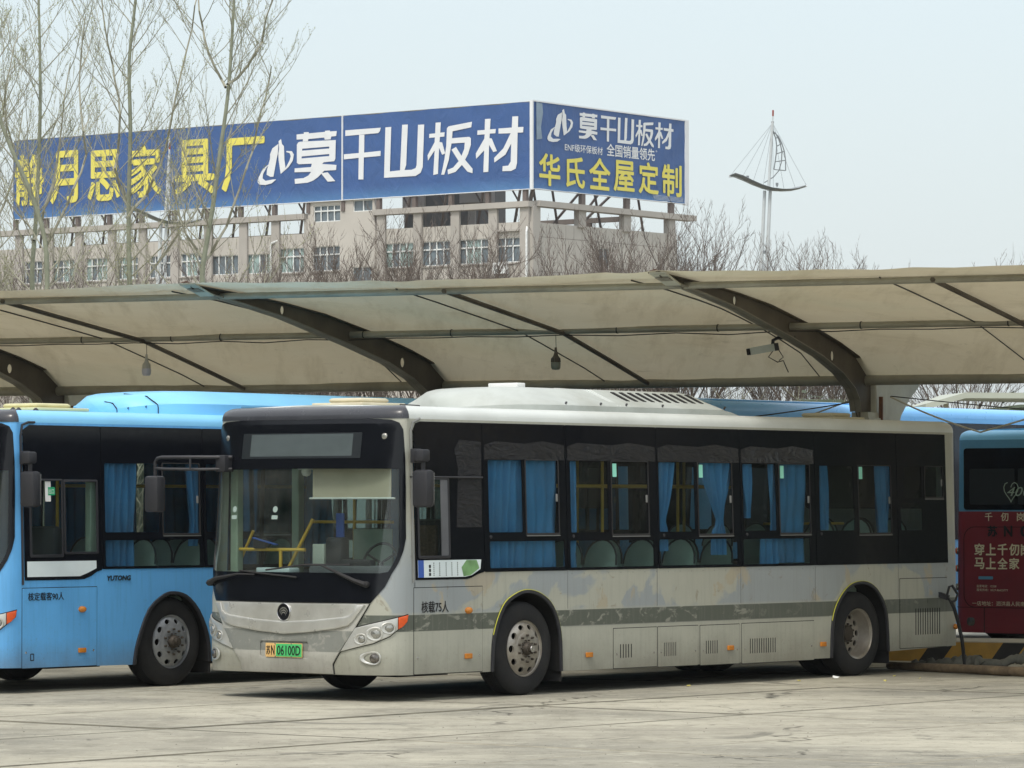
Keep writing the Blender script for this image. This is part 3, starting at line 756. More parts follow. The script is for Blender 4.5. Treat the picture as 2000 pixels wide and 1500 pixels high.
jb = MB(); q = [bw(-52, -42, -.022), bw(60, -42, -.022), bw(60, 60, -.022), bw(-52, 60, -.022)]
jb.add(q, [(0, 1, 2, 3)]); jb.build('joint_bed', M['joint'], yard)
def slab(i0, i1, j0, j1, name='slab'):
    x0, x1, y0, y1 = -1.55 + 5.15 * i0, -1.55 + 5.15 * i1, -1.4 + 2.55 * j0, -1.4 + 2.55 * j1
    g = .013; dz = rnd.uniform(-.003, .003); vs = []
    def edge(a, b, n=9):
        out = []
        for k in range(n):
            t = k / n; p = [a[0] + (b[0] - a[0]) * t, a[1] + (b[1] - a[1]) * t]
            if 0 < k: p[0] += rnd.uniform(-.006, .006); p[1] += rnd.uniform(-.006, .006)
            out.append(p)
        return out
    c = [(x0 + g, y0 + g), (x1 - g, y0 + g), (x1 - g, y1 - g), (x0 + g, y1 - g)]
    P = edge(c[0], c[1]) + edge(c[1], c[2], 5) + edge(c[2], c[3]) + edge(c[3], c[0], 5); n = len(P)
    cx, cy = (x0 + x1) / 2, (y0 + y1) / 2
    ins = rnd.uniform(.022, .05)
    for z, s_ in ((-.02, 0), (dz - .006, 0), (dz, .012), (dz, ins)):
        for p in P:
            dx, dy = cx - p[0], cy - p[1]; vs.append(bw(p[0] + math.copysign(min(abs(dx), s_ + (rnd.uniform(-.02, .02) if s_ > .02 else 0)), dx), p[1] + math.copysign(min(abs(dy), s_), dy), z))
    fs = [tuple(3 * n + k for k in range(n))] + [(r_ * n + k, r_ * n + (k + 1) % n, (r_ + 1) * n + (k + 1) % n, (r_ + 1) * n + k) for r_ in range(3) for k in range(n)]
    from_data(name, vs, fs, [M['concrete'], M['edgedirt'] if j0 in (-1, 0) or rnd.random() < .12 else M['edgelight']], yard, mi=[0] + [1] * (3 * n))
near = []
for i in range(-9, 12):
    for j in range(-16, 24):
        x, y = -1.55 + 5.15 * (i + .5), -1.4 + 2.55 * (j + .5); p = bw(x, y)
        if 20 < p.y < 66 and abs(p.x) < p.y * .15 + 4: slab(i, i + 1, j, j + 1)
        elif -16 < p.y < 92 and abs(p.x) < 42: near.append((x, y))
mb = MB()
for x, y in near: mb.add([bw(x - 2.565, y - 1.265, -.001), bw(x + 2.565, y - 1.265, -.001), bw(x + 2.565, y + 1.265, -.001), bw(x - 2.565, y + 1.265, -.001)], [(0, 1, 2, 3)])
mb.build('outer_slabs', M['concrete'], yard)['kind'] = 'stuff'

# ------------------------------------------------------------------ buses
WIN_MAIN = [
    ((-.58, .775), [(-.50, 1.666, .046, 2.40), (.107, 1.656, .641, 2.40), (-.497, 1.305, .728, 1.575)]),
    ((.785, 2.347), [(.85, 1.659, 1.491, 2.40), (1.556, 1.641, 2.19, 2.40), (.828, 1.296, 2.27, 1.573)]),
    ((2.357, 3.878), [(2.388, 1.658, 3.03, 2.40), (3.099, 1.633, 3.719, 2.40), (2.377, 1.298, 3.804, 1.576)]),
    ((3.888, 5.322), [(3.933, 1.662, 4.557, 2.395), (4.63, 1.636, 5.215, 2.395), (3.919, 1.294, 5.199, 1.571)]),
    ((5.332, 6.993), [(5.413, 1.655, 6.107, 2.387), (6.197, 1.627, 6.857, 2.39)]),
    ((7.003, 8.05), [(7.15, 2.025, 7.521, 2.388), (7.586, 2.04, 7.968, 2.39), (7.07, 1.651, 7.515, 1.971)]),
]
ZB, ZT = 1.268, 2.772
def coach_common(b, paint, silver, bumper, archf, far=True):
    D = b.D
    left = [(b.XS + .03, 1.20), (-.84 + (D if D else 0), 1.20), (-.60 + (-.40 if D else 0), 1.272), (8.04, 1.272), (8.04, 2.765), (b.XS + .12, 2.765), (b.XS + .03, 2.68)]
    right = [(b.wR(x), z) for x, z in [(b.XS + .03, 1.272), (8.04, 1.272), (8.04, 2.765), (b.XS + .03, 2.765)]]
    rc = RX - RR + LR + (W - 2 * RR) / 2
    rear = rrect(rc - .95, 1.9, rc + .95, 2.68, .05)
    fh = [(b.WC + u * .994, 1.885 + (v - 1.885) * .992) for u, v in sym(MASK_H)]
    b.body(paint, left, right, rear, fh, archf)
    b.plate('rear_window', [rear], M['frit'], .002, .006)
    # front mask, windscreen
    mk = b.plate('front_mask', [sym(MASK_H), sym(CLEAR_H)], M['maskblack'], .004, .010, c=True)
    cl = [(u * 1.008, 1.79 + (v - 1.79) * 1.02) for u, v in sym(CLEAR_H)]
    b.plate('windscreen', [cl], M['glassW'], -.006, .005, c=True)
    b.bumper_front(silver, bumper); b.emblem(); b.headlights(silver); b.wipers()
    ds = b.plate('destination_sign', [rrect(-.80, 2.41, .79, 2.665, .01)], M['leddk'], .010, .003, c=True)
    mb = MB()
    for k in range(24):
        z = 2.435 + k * .0092
        us = [-.68 + 1.36 * i / 14 for i in range(15)]
        vs = [b.S(b.WC + u, zz, .0125) for zz in (z, z + .0045) for u in us]
        mb.add(vs, [(i, i + 1, 15 + i + 1, 15 + i) for i in range(14)])
    mb.build('sign_louvres', M['led'], ds, fix=False)
    b.near_mirror(D); b.far_mirror()
    # underside, wheels
    MB().box(b.XS, .35, .32, 8.0, W - .35, .44).box(-1.0, .8, .2, -.2, 1.7, .34).box(1.2, .5, .2, 4.9, 2.0, .34).build('chassis', M['chassis'], b.root)
    MB().tube([(0.095, .4, .46), (.095, W - .4, .46)], .07, 8).build('axle', M['chassis'], b.root); MB().tube([(6.18, .7, .47), (6.18, W - .7, .47)], .1, 8).build('axle', M['chassis'], b.root)
    b.arch(archf, yellow=(b.D == 0)); b.arch(ARCH_R, yellow=(b.D == 0))
    b.wheel(.095 if b.D == 0 else .10, 0, 'front'); b.wheel(.095, 1, 'front'); b.wheel(6.2, 0, 'rear'); b.wheel(6.2, 1, 'rear')
    MB().box(.72, .05, .12, .74, .38, 1.0).build('mudflap', M['rubber'], b.root)
    MB().box(6.85, .05, .12, 6.87, .6, 1.0).build('mudflap', M['rubber'], b.root)
    MB().rbox(b.XS - .05, .64, .36, RX - .06, W - .64, .40, .01).build('floor_panel', M['floor'], b.root)
    MB().rbox(b.XS - .1, .12, 2.64, RX - .12, W - .12, 2.66, .01).build('ceiling_panel', M['liner'], b.root)

def far_windows(b, spans):
    for (a, c_) in spans:
        m_ = (a + c_) / 2
        b.window(rrect(a, ZB, c_, ZT, .006), [(a + .06, 1.66, m_ - .03, 2.39), (m_ + .03, 1.66, c_ - .06, 2.39), (a + .06, 1.30, c_ - .06, 1.57)], mir=True)

# --- the worn cream bus in the middle
b = Bus('city_bus', O_MAIN, TH, 'worn cream and silver city bus with peeling paint, green number plate and blue curtains', 'bus', mats={'rim': M['rim'], 'cap': 1}, group=None)
coach_common(b, M['cream'], M['silver'], M['creamfront'], ARCH_F)
b.roof(M['roofwhite'], M['hood'])
# driver's window
dw = b.window([(-1.66, 1.205), (-.90, 1.205), (-.80, 1.215), (-.70, 1.25), (-.60, 1.268), (-.587, 1.29), (-.587, ZT), (-1.55, ZT), (-1.62, 2.755), (-1.655, 2.70)],
              [(-1.61, 1.44, -1.15, 2.20)], slider=None)
b.plate('sliding_sash', [rrect(-1.63, 1.41, -1.13, 2.215, .02), rrect(-1.605, 1.44, -1.155, 2.195, .015)], M['blackpl'], .012, .012, parent=dw, bevel=.003)
b.plate('sash_stile', [rrect(-1.265, 1.44, -1.155, 2.195, .005)], M['dashm'], .010, .006, parent=dw)
nb = b.plate('notice_strip', [[(-1.635, 1.225), (-.90, 1.225), (-.80, 1.24), (-.66, 1.30), (-.645, 1.395), (-1.635, 1.395)]], M['notice'], .0085, .003, parent=dw)
b.plate('notice_blue_end', [rrect(-1.635, 1.225, -1.55, 1.395, .003)], M['nblue'], .0115, .002, parent=dw)
b.plate('notice_green_end', [[(-.93, 1.23), (-.82, 1.24), (-.68, 1.31), (-.72, 1.39), (-.88, 1.392), (-.96, 1.32)]], M['ngreen'], .0115, .002, parent=dw)
mb = MB()
for k, x in enumerate((-1.47, -1.40, -1.31, -1.21, -1.12, -1.03)):
    for j in range(7 if k else 3):
        z = 1.24 + j * .02 * (1 if k else 2); mb.add([b.S(x + dx, z + dz, .0118) for dx, dz in ((0, 0), (.012 if k else .03, 0), (.012 if k else .03, .011 if k else .03), (0, .011 if k else .03))], [(0, 1, 2, 3)])
mb.build('notice_print', M['ink'], dw, fix=False)['kind'] = 'stuff'
b.plate('window_film', [[(-1.02, 1.72), (-.62, 1.72), (-.61, 2.58), (-.95, 2.60), (-1.03, 2.50), (-.98, 2.3)]], M['film'], .009, .004, parent=dw)
b.tube('guide_rail', [(b.XS - .04, 2.222, .012), (-1.6, 2.222, .015), (-.6, 2.222, .015)], .010, M['blackpl'])
b.tube('drip_channel', [(b.XS - .01, z, .01) for z in (1.18, 1.6, 2.0, 2.4, 2.68)] + [(-1.67, 2.76, .012), (-1.56, 2.80, .012)], .011, M['seal'])
for k, ((x0, x1), panes) in enumerate(WIN_MAIN):
    o = b.window(rrect(x0, ZB, x1, ZT, .006), panes, slider=1)
    if k < 4:
        b.plate('window_film', [[(x0 + .02, 2.405), (x1 - .02, 2.405), (x1 - .02, 2.56), ((x0 + x1) / 2 + .3, 2.60), ((x0 + x1) / 2, 2.57), (x0 + .2, 2.59), (x0 + .02, 2.55)]], M['film'], .0085, .004, parent=o)
    if k < 5:
        b.place(MB().lathe([(.02, 0), (.018, .012), (.008, .016), (0, .016)], axis='z', n=12), x0 + .10, 1.62).build('vent_stud', M['blackpl'], o, True)
    if k in (1, 2, 3, 4): b.plate('mint_sticker', [rrect(panes[1][0] + .03, 2.24, panes[1][0] + .10, 2.38, .004)], M['mint'], -.0, .002, parent=o)
for x in (-.583, .78, 2.352, 3.883, 5.327, 6.998): b.plate('window_seal', [rrect(x - .012, ZB, x + .012, ZT, .004)], M['gap'], -.006, .008)
far_windows(b, [(-.58, .775), (.785, 2.347), (3.888, 5.322), (5.332, 6.993), (7.003, 8.04)])
for a, c_ in ((b.XS + .04, -.59), (2.357, 3.878)):     # doors on the far side
    b.window(rrect(a, ZB, c_, ZT, .006), [(a + .08, 1.32, (a + c_) / 2 - .03, 2.45), ((a + c_) / 2 + .03, 1.32, c_ - .08, 2.45)], mir=True)
# curtains and saloon
C = b.curtain
C(-.46, .13, 1.29, 2.44); C(.06, .68, 1.29, 2.44, freq=40, amp=.012)
C(.84, 1.03, 1.29, 2.44, freq=70)
C(2.42, 2.72, 1.45, 2.44, tie=(2.48, 1.78, .30)); C(3.22, 3.80, 1.40, 2.44, tie=(3.58, 1.76, .16), freq=45)
C(3.96, 4.16, 1.80, 2.44, tie=(4.1, 1.9, .5)); C(4.50, 4.66, 1.45, 2.44); C(4.67, 5.20, 1.30, 2.44, freq=35, amp=.012); C(4.30, 4.68, 1.28, 1.6, name='curtain')
C(5.47, 5.66, 1.66, 2.44); C(6.58, 6.92, 1.40, 2.44, tie=(6.78, 1.62, .65), freq=60)
for x0, x1 in ((-.5, -.1), (.9, 1.3), (1.9, 2.3)): C(x0, x1, 1.3, 2.44, y=W - .07)
rl = MB()
rl.tube([(.6, .75, 2.15), (4.6, .75, 2.15)], .018, 10); rl.tube([(.6, 1.75, 2.15), (6.5, 1.75, 2.15)], .018, 10)
for x in (.7, 2.35, 3.72, 4.55): rl.tube([(x, .75, .4), (x, .75, 2.62)], .017, 10)
for x in (1.5, 3.2, 5.2): rl.tube([(x, 1.75, .4), (x, 1.75, 2.62)], .017, 10)
rl.tube([(5.3, .7, 1.73), (6.9, .7, 1.73)], .015, 8)
rl.build('saloon_handrail', M['yellow'], b.root, True)
for k in range(5):
    for y in (.34,): b.seat(1.02 + .70 * k, y)
    b.seat(1.02 + .70 * k, .80)
for k in range(3): b.seat(5.9 + .75 * k, .40, 1.78); b.seat(5.9 + .75 * k, .86, 1.78); b.seat(5.6 + .75 * k, 2.15, 1.72)
for k in range(2): b.seat(.2 + .8 * k, 2.15, 1.6)
# cab
D0 = 0
ds = MB().rbox(-2.0, .25, .85, -1.55, 2.3, 1.24, .05); ds.rbox(-1.75, .25, 1.2, -1.5, 1.35, 1.34, .04)
ds.build('dashboard', M['dashm'], b.root, True)
MB().rbox(-1.66, .98, 1.30, -1.52, 1.20, 1.62, .03).build('instrument_hood', M['blackpl'], b.root, True)
MB().rbox(-1.60, 1.26, 1.28, -1.42, 1.42, 1.55, .01).build('fare_box', M['liner'], b.root, True)
sw = MB(); sw.tube([(-1.45 + .06 * math.sin(a), .65 + .22 * math.cos(a), 1.36 + .20 * math.sin(a)) for a in [2 * math.pi * i / 24 for i in range(25)]], .014, 6, False)
for a in (.5, 2.6, 4.7): sw.tube([(-1.43, .65, 1.36), (-1.45 + .06 * math.sin(a), .65 + .22 * math.cos(a), 1.36 + .2 * math.sin(a))], .012, 6)
sw.tube([(-1.43, .65, 1.36), (-1.6, .65, 1.0)], .03, 8); sw.build('steering_wheel', M['blackpl'], b.root, True)
st = MB().rbox(-.86, .35, .95, -.70, .85, 1.80, .05); st.rbox(-1.25, .35, .85, -.72, .85, .98, .05); st.build('driver_seat', M['seatd'], b.root, True)
MB().rbox(-.90, .38, 1.0, -.855, .82, 1.74, .02).build('beaded_seat_cover', M['brown'], b.root, True)
MB().rbox(-1.845, .17, 2.01, -1.83, 1.20, 2.32, .004).build('sun_blind', M['shade'], b.root)
MB().tube([(-1.84, .12, 2.01), (-1.84, 1.24, 2.01)], .010, 6).build('blind_bar', M['white'], b.root)
cab = MB(); cab.tube([(-1.62, 1.50, 1.49), (-1.62, 2.48, 1.49)], .018, 10); cab.tube([(-1.62, 1.83, 1.49), (-1.62, 1.83, .5)], .018, 10)
cab.tube([(-1.55, 1.82, 1.25), (-1.5, 1.50, 1.80)], .018, 10); cab.tube([(-1.55, 2.55, 1.2), (-1.55, 2.27, 1.68)], .016, 10)
cab.tube([(-.95, .9, 1.77), (-.95, 2.0, 1.77)], .016, 10); cab.tube([(-.95, 1.42, .4), (-.95, 1.42, 2.62)], .016, 10)
cab.build('cab_handrail', M['yellow'], b.root, True)
MB().rbox(-1.72, .55, 1.30, -1.62, .95, 1.40, .02).build('dash_binnacle', M['blackpl'], b.root, True)
MB().rbox(-1.86, 1.50, 1.26, -1.70, 1.95, 1.31, .01).build('dash_papers', M['notice'], b.root, True)
MB().tube([(-1.5, 1.2, 1.3), (-1.52, 1.16, 1.5), (-1.6, 1.12, 1.66)], .012, 6).build('gooseneck_microphone', M['blackpl'], b.root, True)
b.plate('door_sticker', [circ(-.86, 1.90, .032, 16)], M['white'], -.012, .001, c=True); b.plate('door_sticker', [rrect(-.90, 1.80, -.82, 1.84, .004)], M['white'], -.012, .001, c=True)
b.plate('door_sticker', [circ(-.28, 1.90, .032, 16)], M['white'], -.012, .001, c=True); b.plate('door_sticker', [rrect(-.32, 1.80, -.24, 1.84, .004)], M['white'], -.012, .001, c=True)
b.plate('inspection_sticker', [circ(-1.26, 2.22, .04, 16, .06)], M['nblue'], -.012, .001, c=True)
MB().rbox(-.97, .9, .4, -.95, 1.42, 1.7, .005).build('cab_partition', M['seatp'], b.root)
MB().rbox(-1.66, 2.02, 1.50, -1.60, 2.18, 1.60, .012).build('card_reader', M['blackpl'], b.root, True)
MB().bar((-1.68, 2.15, 1.61), (-1.66, 1.85, 1.54), .05, .01).build('reader_flap', M['nblue'], b.root)
MB().rbox(-1.58, 1.02, 1.50, -1.56, 1.12, 1.86, .004).build('blue_tablet_back', M['nblue'], b.root)
for x, y in ((-1.66, 2.44), (-.72, 2.44), (-.70, .10)): MB().rbox(x, y - .05, .4, x + .09, y + .05, 2.62, .01).build('window_pillar', M['pillar'], b.root)
mb = MB().rbox(-1.74, 1.36, 2.30, -1.62, 1.50, 2.36, .01); mb.lathe([(0, 0), (.035, .01), (.05, .04), (.05, .07)], c=(-1.68, 1.43, 2.23), axis='z', n=16)
mb.build('cab_camera', M['white'], b.root, True)
MB().lathe([(0, 0), (.018, .008), (.022, .02)], c=(-1.695, 1.42, 2.235), axis='z', n=12).build('camera_lens', M['gap'], b.root)
# outside details
for x in (.78, 2.33, 3.86, 5.30, 6.99): b.plate('panel_seam', [rrect(x - .0035, .87, x + .0035, 1.262, .001)], M['seal'], .0015, .001)
b.plate('panel_seam', [rrect(.70, .690, 5.58, .6945, .001)], M['seal'], .0015, .001); b.plate('panel_seam', [rrect(b.XS + .02, .27, b.XS + .026, 1.18, .001)], M['gap'], .0015, .001)
for k in range(22):
    x = .85 + k * .21
    if True: b.place(MB().lathe([(.006, 0), (.005, .002), (0, .003)], axis='z', n=6), x, 1.235, n0=.001).build('rivet', M['seal'], b.root)
b.text('capacity_lettering', '核载75人', -1.585, .875, .115, M['ink'], wd=.42, bold=.012, n0=.0085)
b.door('driver_hatch', -1.690, .272, -.625, 1.123, M['cream'])
b.door('locker_door', 1.560, .23, 2.315, .645, M['cream'], slots=(1.67, .335, 1.88, .48, 5))
b.door('locker_door', 2.340, .222, 3.060, .645, M['cream'], slots=(2.445, .33, 2.665, .478, 7))
b.door('locker_door', 3.105, .216, 3.830, .642, M['cream'], slots=(3.205, .335, 3.425, .478, 6))
b.door('locker_door', 3.880, .212, 5.265, .646, M['cream'], slots=(4.026, .315, 4.523, .479, 12))
b.door('engine_door', 7.024, .29, 8.015, 1.09, M['cream'], slots=(7.343, .436, 7.876, .743, 11), locks=False)
b.plate('charge_flap', [rrect(7.60, .80, 7.83, 1.0, .006)], M['cream'], .0075, .004)
for x, z, rr_ in ((-.85, .887, 1), (-.858, .43, 0), (1.127, .385, 0), (3.649, .389, 0), (5.437, .381, 0), (8.20, .514, 1)):
    if rr_: mb = MB().lathe([(.055, 0), (.05, .018), (.03, .032), (0, .036)], axis='z', n=20); mb.v = [(q[0], q[1] * .62, q[2]) for q in mb.v]; b.place(mb, x, z, n0=.006).build('side_lamp', M['orange'], b.root, True)
    else: b.plate('side_lamp', [rrect(x - .055, z - .026, x + .055, z + .026, .008)], M['orange'], .016, .018, bevel=.005)
# number plate
np_ = b.plate('number_plate', [rrect(-.245, .427, .245, .567, .008)], M['plateor'], .028, .004, c=True)
b.plate('plate_green_field', [rrect(-.105, .433, .239, .561, .006)], M['plategr'], .0305, .002, c=True, parent=np_)
b.text('plate_character', '苏', -.232, .452, .088, M['ink'], wd=.052, bold=.01, n0=.0325, c=True, parent=np_)
b.text('plate_character', 'N', -.168, .448, .096, M['ink'], wd=.046, bold=.02, n0=.0325, c=True, parent=np_)
b.text('plate_character', '06100D', -.088, .448, .096, M['ink'], wd=.310, bold=.012, n0=.0325, c=True, parent=np_)
for a, c_ in ((-.115, .56), (-.115, .434), (.10, .56), (.10, .434)): b.place(MB().lathe([(.008, 0), (.006, .006), (0, .007)], axis='z', n=8), a, c_, True, .030).build('plate_bolt', M['chrome'], np_, True)
# bumper scuffs and broken trim
mb = MB()
for pts in ([(.12, .69), (.14, .675), (.18, .69), (.2, .70)], [(.36, .40), (.42, .425), (.44, .395), (.38, .375)]): pass
# roof
MB().build
ac = b.roofbox('roof_air_unit', .2, 4.26, .97, 2.905, .29, M['rooffiber'], nose=.95, tail=.42, edge=.085)
mb = MB()
for x in (2.05, 2.10): mb.tube([(x, W / 2 - .965, 2.99), (x, W / 2 - .56, 3.165), (x, W / 2 - .1, 3.197)], .010, 5)
mb.build('unit_seam', M['roofwhite'], ac, True)
mb = MB()
for k in range(10):
    x = 2.42 + k * .15; mb.bar((x, W / 2 - .82, 3.055), (x + .03, W / 2 - .58, 3.155), .055, .016, up=(0, -.3, 1))
mb.build('unit_louvre', M['gap'], ac)
for x in (1.15, 1.75, 2.2, 2.85, 4.0): MB().bar((x, W / 2 - .955, 3.0), (x + .06, W / 2 - .925, 3.025), .02, .012).build('unit_latch', M['blackpl'], ac)
MB().rbox(1.32, 1.1, 3.18, 1.46, 1.5, 3.245, .008).build('roof_beacon', M['white'], ac, True)
h1 = b.hatch(-1.08, 1.25, .68, M['hatch']); b.hatch(7.36, 1.25, .66, M['hatch'])
mb = MB().tube([(-1.55, .30, 2.90), (-1.55, .30, 2.945), (-1.25, .30, 2.94), (-1.25, .3, 2.90)], .006, 5); mb.build('roof_cleat', M['blackpl'], b.root)
# charging gun plugged in at the rear
gun = empty('charging_cable', bw(7.96, -.02, 0), TH); tag(gun, 'black charging gun and cable plugged into the rear of the cream bus', 'charging cable')
gx = 0
mb = MB().bar((-.10, .03, .90), (-.09, -.10, .86), .05, .06); mb.tube([(-.10, -.08, .86), (-.10, -.12, .99), (-.05, -.13, 1.0), (.05, -.14, .90), (.02, -.13, .83), (-.06, -.12, .80), (-.10, -.10, .86)], .016, 6)
mb.build('charging_gun', M['blackpl'], gun, True)
MB().tube([(-.07, -.12, .82), (-.03, -.14, .74), (.05, -.15, .56), (.11, -.16, .36), (.15, -.16, .16), (.18, -.15, .03), (.4, -.3, .02), (.8, -.6, .02)], .022, 8).build('cable', M['rubber'], gun, True)

# --- the sky-blue bus on the left
B2 = Vector((-3.7008, 43.391, 0))
c = Bus('city_bus', B2, TH, 'sky-blue city bus parked left of the cream bus, its nose cut by the picture edge', 'bus', D=-.45, mats={'rim': M['rimsteel']})
ARCH_B = [(-.52, .25), (-.49, .42), (-.411, .62), (-.287, .84), (-.12, .96), (0, 1.01), (.107, 1.02), (.24, 1.0), (.36, .945), (.501, .817), (.62, .62), (.67, .45), (.69, .25)]
ARCH_B = smooth_(ARCH_B, 2)
coach_common(c, M['skyblue'], M['silver'], M['skyblue'], ARCH_B)
c.roof(M['blueroof'], M['hood'])
dw = c.window([(-2.115, 1.165), (-1.35, 1.165), (-1.25, 1.17), (-1.15, 1.20), (-1.06, 1.245), (-.985, 1.262), (-.985, ZT), (-2.02, ZT), (-2.115, 2.72)],
              [(-2.02, 1.425, -1.575, 2.20), (-1.525, 1.45, -1.06, 2.19)])
c.plate('sliding_sash', [rrect(-2.045, 1.40, -1.555, 2.215, .02), rrect(-2.015, 1.43, -1.58, 2.195, .015)], M['blackpl'], .012, .012, parent=dw, bevel=.003)
c.plate('sliding_sash', [rrect(-1.545, 1.43, -1.04, 2.21, .02), rrect(-1.52, 1.455, -1.065, 2.185, .015)], M['blackpl'], .012, .012, parent=dw, bevel=.003)
c.plate('notice_strip', [[(-2.085, 1.20), (-1.32, 1.20), (-1.20, 1.235), (-1.075, 1.28), (-1.075, 1.36), (-2.085, 1.36)]], M['notice'], .0085, .003, parent=dw)
c.plate('green_sticker', [rrect(-1.76, 2.045, -1.66, 2.13, .004)], M['sgreen'], .002, .002, parent=dw)
c.plate('white_sticker', [rrect(-1.80, 1.98, -1.72, 2.19, .004)], M['white'], -.0005, .002, parent=dw)
c.text('sticker_print', '出口', -1.755, 2.06, .05, M['white'], wd=.08, n0=.0035, parent=dw)
c.text('window_print', '空调车', -1.95, 2.40, .10, M['hatch'], wd=.7, n0=.0085, parent=dw) if False else None
xs = [-.98, .585, 2.15, 3.70, 5.25, 6.75, 8.04]
for k in range(6):
    x0, x1 = xs[k] + .005, xs[k + 1] - .005; m_ = x0 + .90 if k == 0 else (x0 + x1) / 2
    c.window(rrect(x0, ZB, x1, ZT, .006), [(x0 + .045, 1.655, m_ - .03, 2.385), (m_ + .03, 1.64, x1 - .06, 2.385), (x0 + .045, 1.295, x1 - .06, 1.572)], slider=1)
far_windows(c, [(xs[k] + .005, xs[k + 1] - .005) for k in (0, 1, 3, 4, 5)]); c.window(rrect(c.XS + .04, ZB, -.99, ZT, .006), [(c.XS + .12, 1.32, -1.6, 2.45), (-1.55, 1.32, -1.07, 2.45)], mir=True)
C = c.curtain
C(-.90, -.42, 1.29, 2.44, freq=60); C(.35, .62, 1.5, 2.44, tie=(.5, 1.75, .4)); C(1.0, 1.5, 1.29, 2.44)
for x0, x1 in ((-1.9, -1.1), (-.95, .55), (.65, 2.1), (2.2, 3.65), (3.75, 5.2)): C(x0, x1, 1.3, 2.44, y=W - .07, freq=38)  # far-side curtains added closed to darken the interior
for x in xs[:-1]: c.plate('window_seal', [rrect(x - .012, ZB, x + .012, ZT, .004)], M['gap'], -.006, .008)
for k in range(4): c.seat(-.1 + .74 * k, .34); c.seat(-.1 + .74 * k, .8); c.seat(.1 + .74 * k, 2.15)
MB().tube([(-.9, .75, 2.15), (4, .75, 2.15)], .018, 8).tube([(-.9, .75, .4), (-.9, .75, 2.6)], .018, 8).build('saloon_handrail', M['yellow'], c.root, True)
MB().rbox(-2.4, .25, .85, -2.0, 2.3, 1.22, .05).build('dashboard', M['dashm'], c.root, True)
MB().rbox(-1.35, .35, .95, -1.2, .85, 1.72, .05).build('driver_seat', M['seatd'], c.root, True)
MB().rbox(-1.08, .08, .4, -.95, .16, 2.6, .01).build('window_pillar', M['pillar'], c.root)
ps = MB().rbox(-1.62, W - .12, 1.75, -.75, W - .10, 2.3, .004).build('red_poster', M['poster'], c.root)
pt = text_bm('8.8', .14, .02, .26)
for v in pt.verts: v.co = (-1.32 + v.co.x, W - .123, 1.86 + v.co.y)
bm_obj(pt, 'poster_print', M['hatch'], ps, False)
c.door('driver_hatch', -2.150, .262, -1.065, 1.083, M['skyblue'])
c.text('capacity_lettering', '核定载客90人', -2.075, .955, .085, M['ink'], wd=.52, bold=.01, n0=.0085)
c.text('maker_lettering', 'YUTONG', -.915, 1.145, .055, M['letblk'], wd=.36, bold=.05, n0=.006, shear=.15)
mb = MB().lathe([(.055, 0), (.05, .018), (.03, .032), (0, .036)], axis='z', n=20); mb.v = [(q[0], q[1] * .62, q[2]) for q in mb.v]; c.place(mb, -1.285, .853, n0=.006).build('side_lamp', M['orange'], c.root, True)
c.plate('side_lamp', [rrect(-1.345, .40, -1.235, .45, .008)], M['orange'], .016, .018, bevel=.005)
c.plate('jack_symbol', [rrect(-2.04, .335, -1.985, .41, .008), rrect(-2.03, .345, -1.995, .40, .006)], M['ink'], .0085, .001)
c.tube('drip_channel', [(c.XS + .0, z, .01) for z in (1.12, 1.6, 2.0, 2.4, 2.66)] + [(-2.13, 2.77, .014), (-2.04, 2.80, .014), (-1.95, 2.80, .014)], .013, M['blackpl'])
ac = c.roofbox('roof_air_unit', .27, 6.2, .97, 2.91, .30, M['blueroof'], nose=.95, tail=.6, edge=.14, top=.7)
mb = MB()
def onbox(f, u):   # a point of the rounded nose: plan angle f, height fraction u
    x, bs, kz = .27 + .95 * (1 - math.cos(R(f))), math.sin(R(f)), math.sin(R(max(f, 4))) ** .42
    T = [(0, 0, -1), (.14 / .30, .14, -1), (.55, .165, -.97), (.75, .21, -.85), (.92, .28, -.7), (1, .30, -.2)]
    for (a, z, y), (a2, z2, y2) in zip(T, T[1:]):
        if u <= a2:
            t = (u - a) / (a2 - a); return (x, W / 2 + (y + (y2 - y) * t) * .975 * bs, 2.912 + (z + (z2 - z) * t) * kz)
for f in (14, 42): mb.tube([onbox(f, u / 8) for u in range(9)], .007, 4)
mb.build('unit_seam', M['gap'], ac, True)
mb = MB().rbox(1.5, W / 2 - .985, 2.985, 3.6, W / 2 - .955, 3.035, .01); mb.build('unit_recess', M['teal'], ac, True)
mb = MB()
for f in (22, 34): q_ = onbox(f, .45); mb.lathe([(.012, 0), (.012, .01), (0, .01)], c=(q_[0], q_[1] - .01, q_[2]), n=8)
mb.build('unit_bolt', M['gap'], ac)
c.hatch(-.72, 1.25, .80, M['yhatch'], 2.95)
mb = MB()
for x in (-1.95, -1.87, -1.62): mb.lathe([(.035, 0), (.03, .03), (.01, .05), (0, .052)], c=(x, .35, 2.91), axis='z', n=10)
mb.build('roof_clip', M['blackpl'], c.root, True)

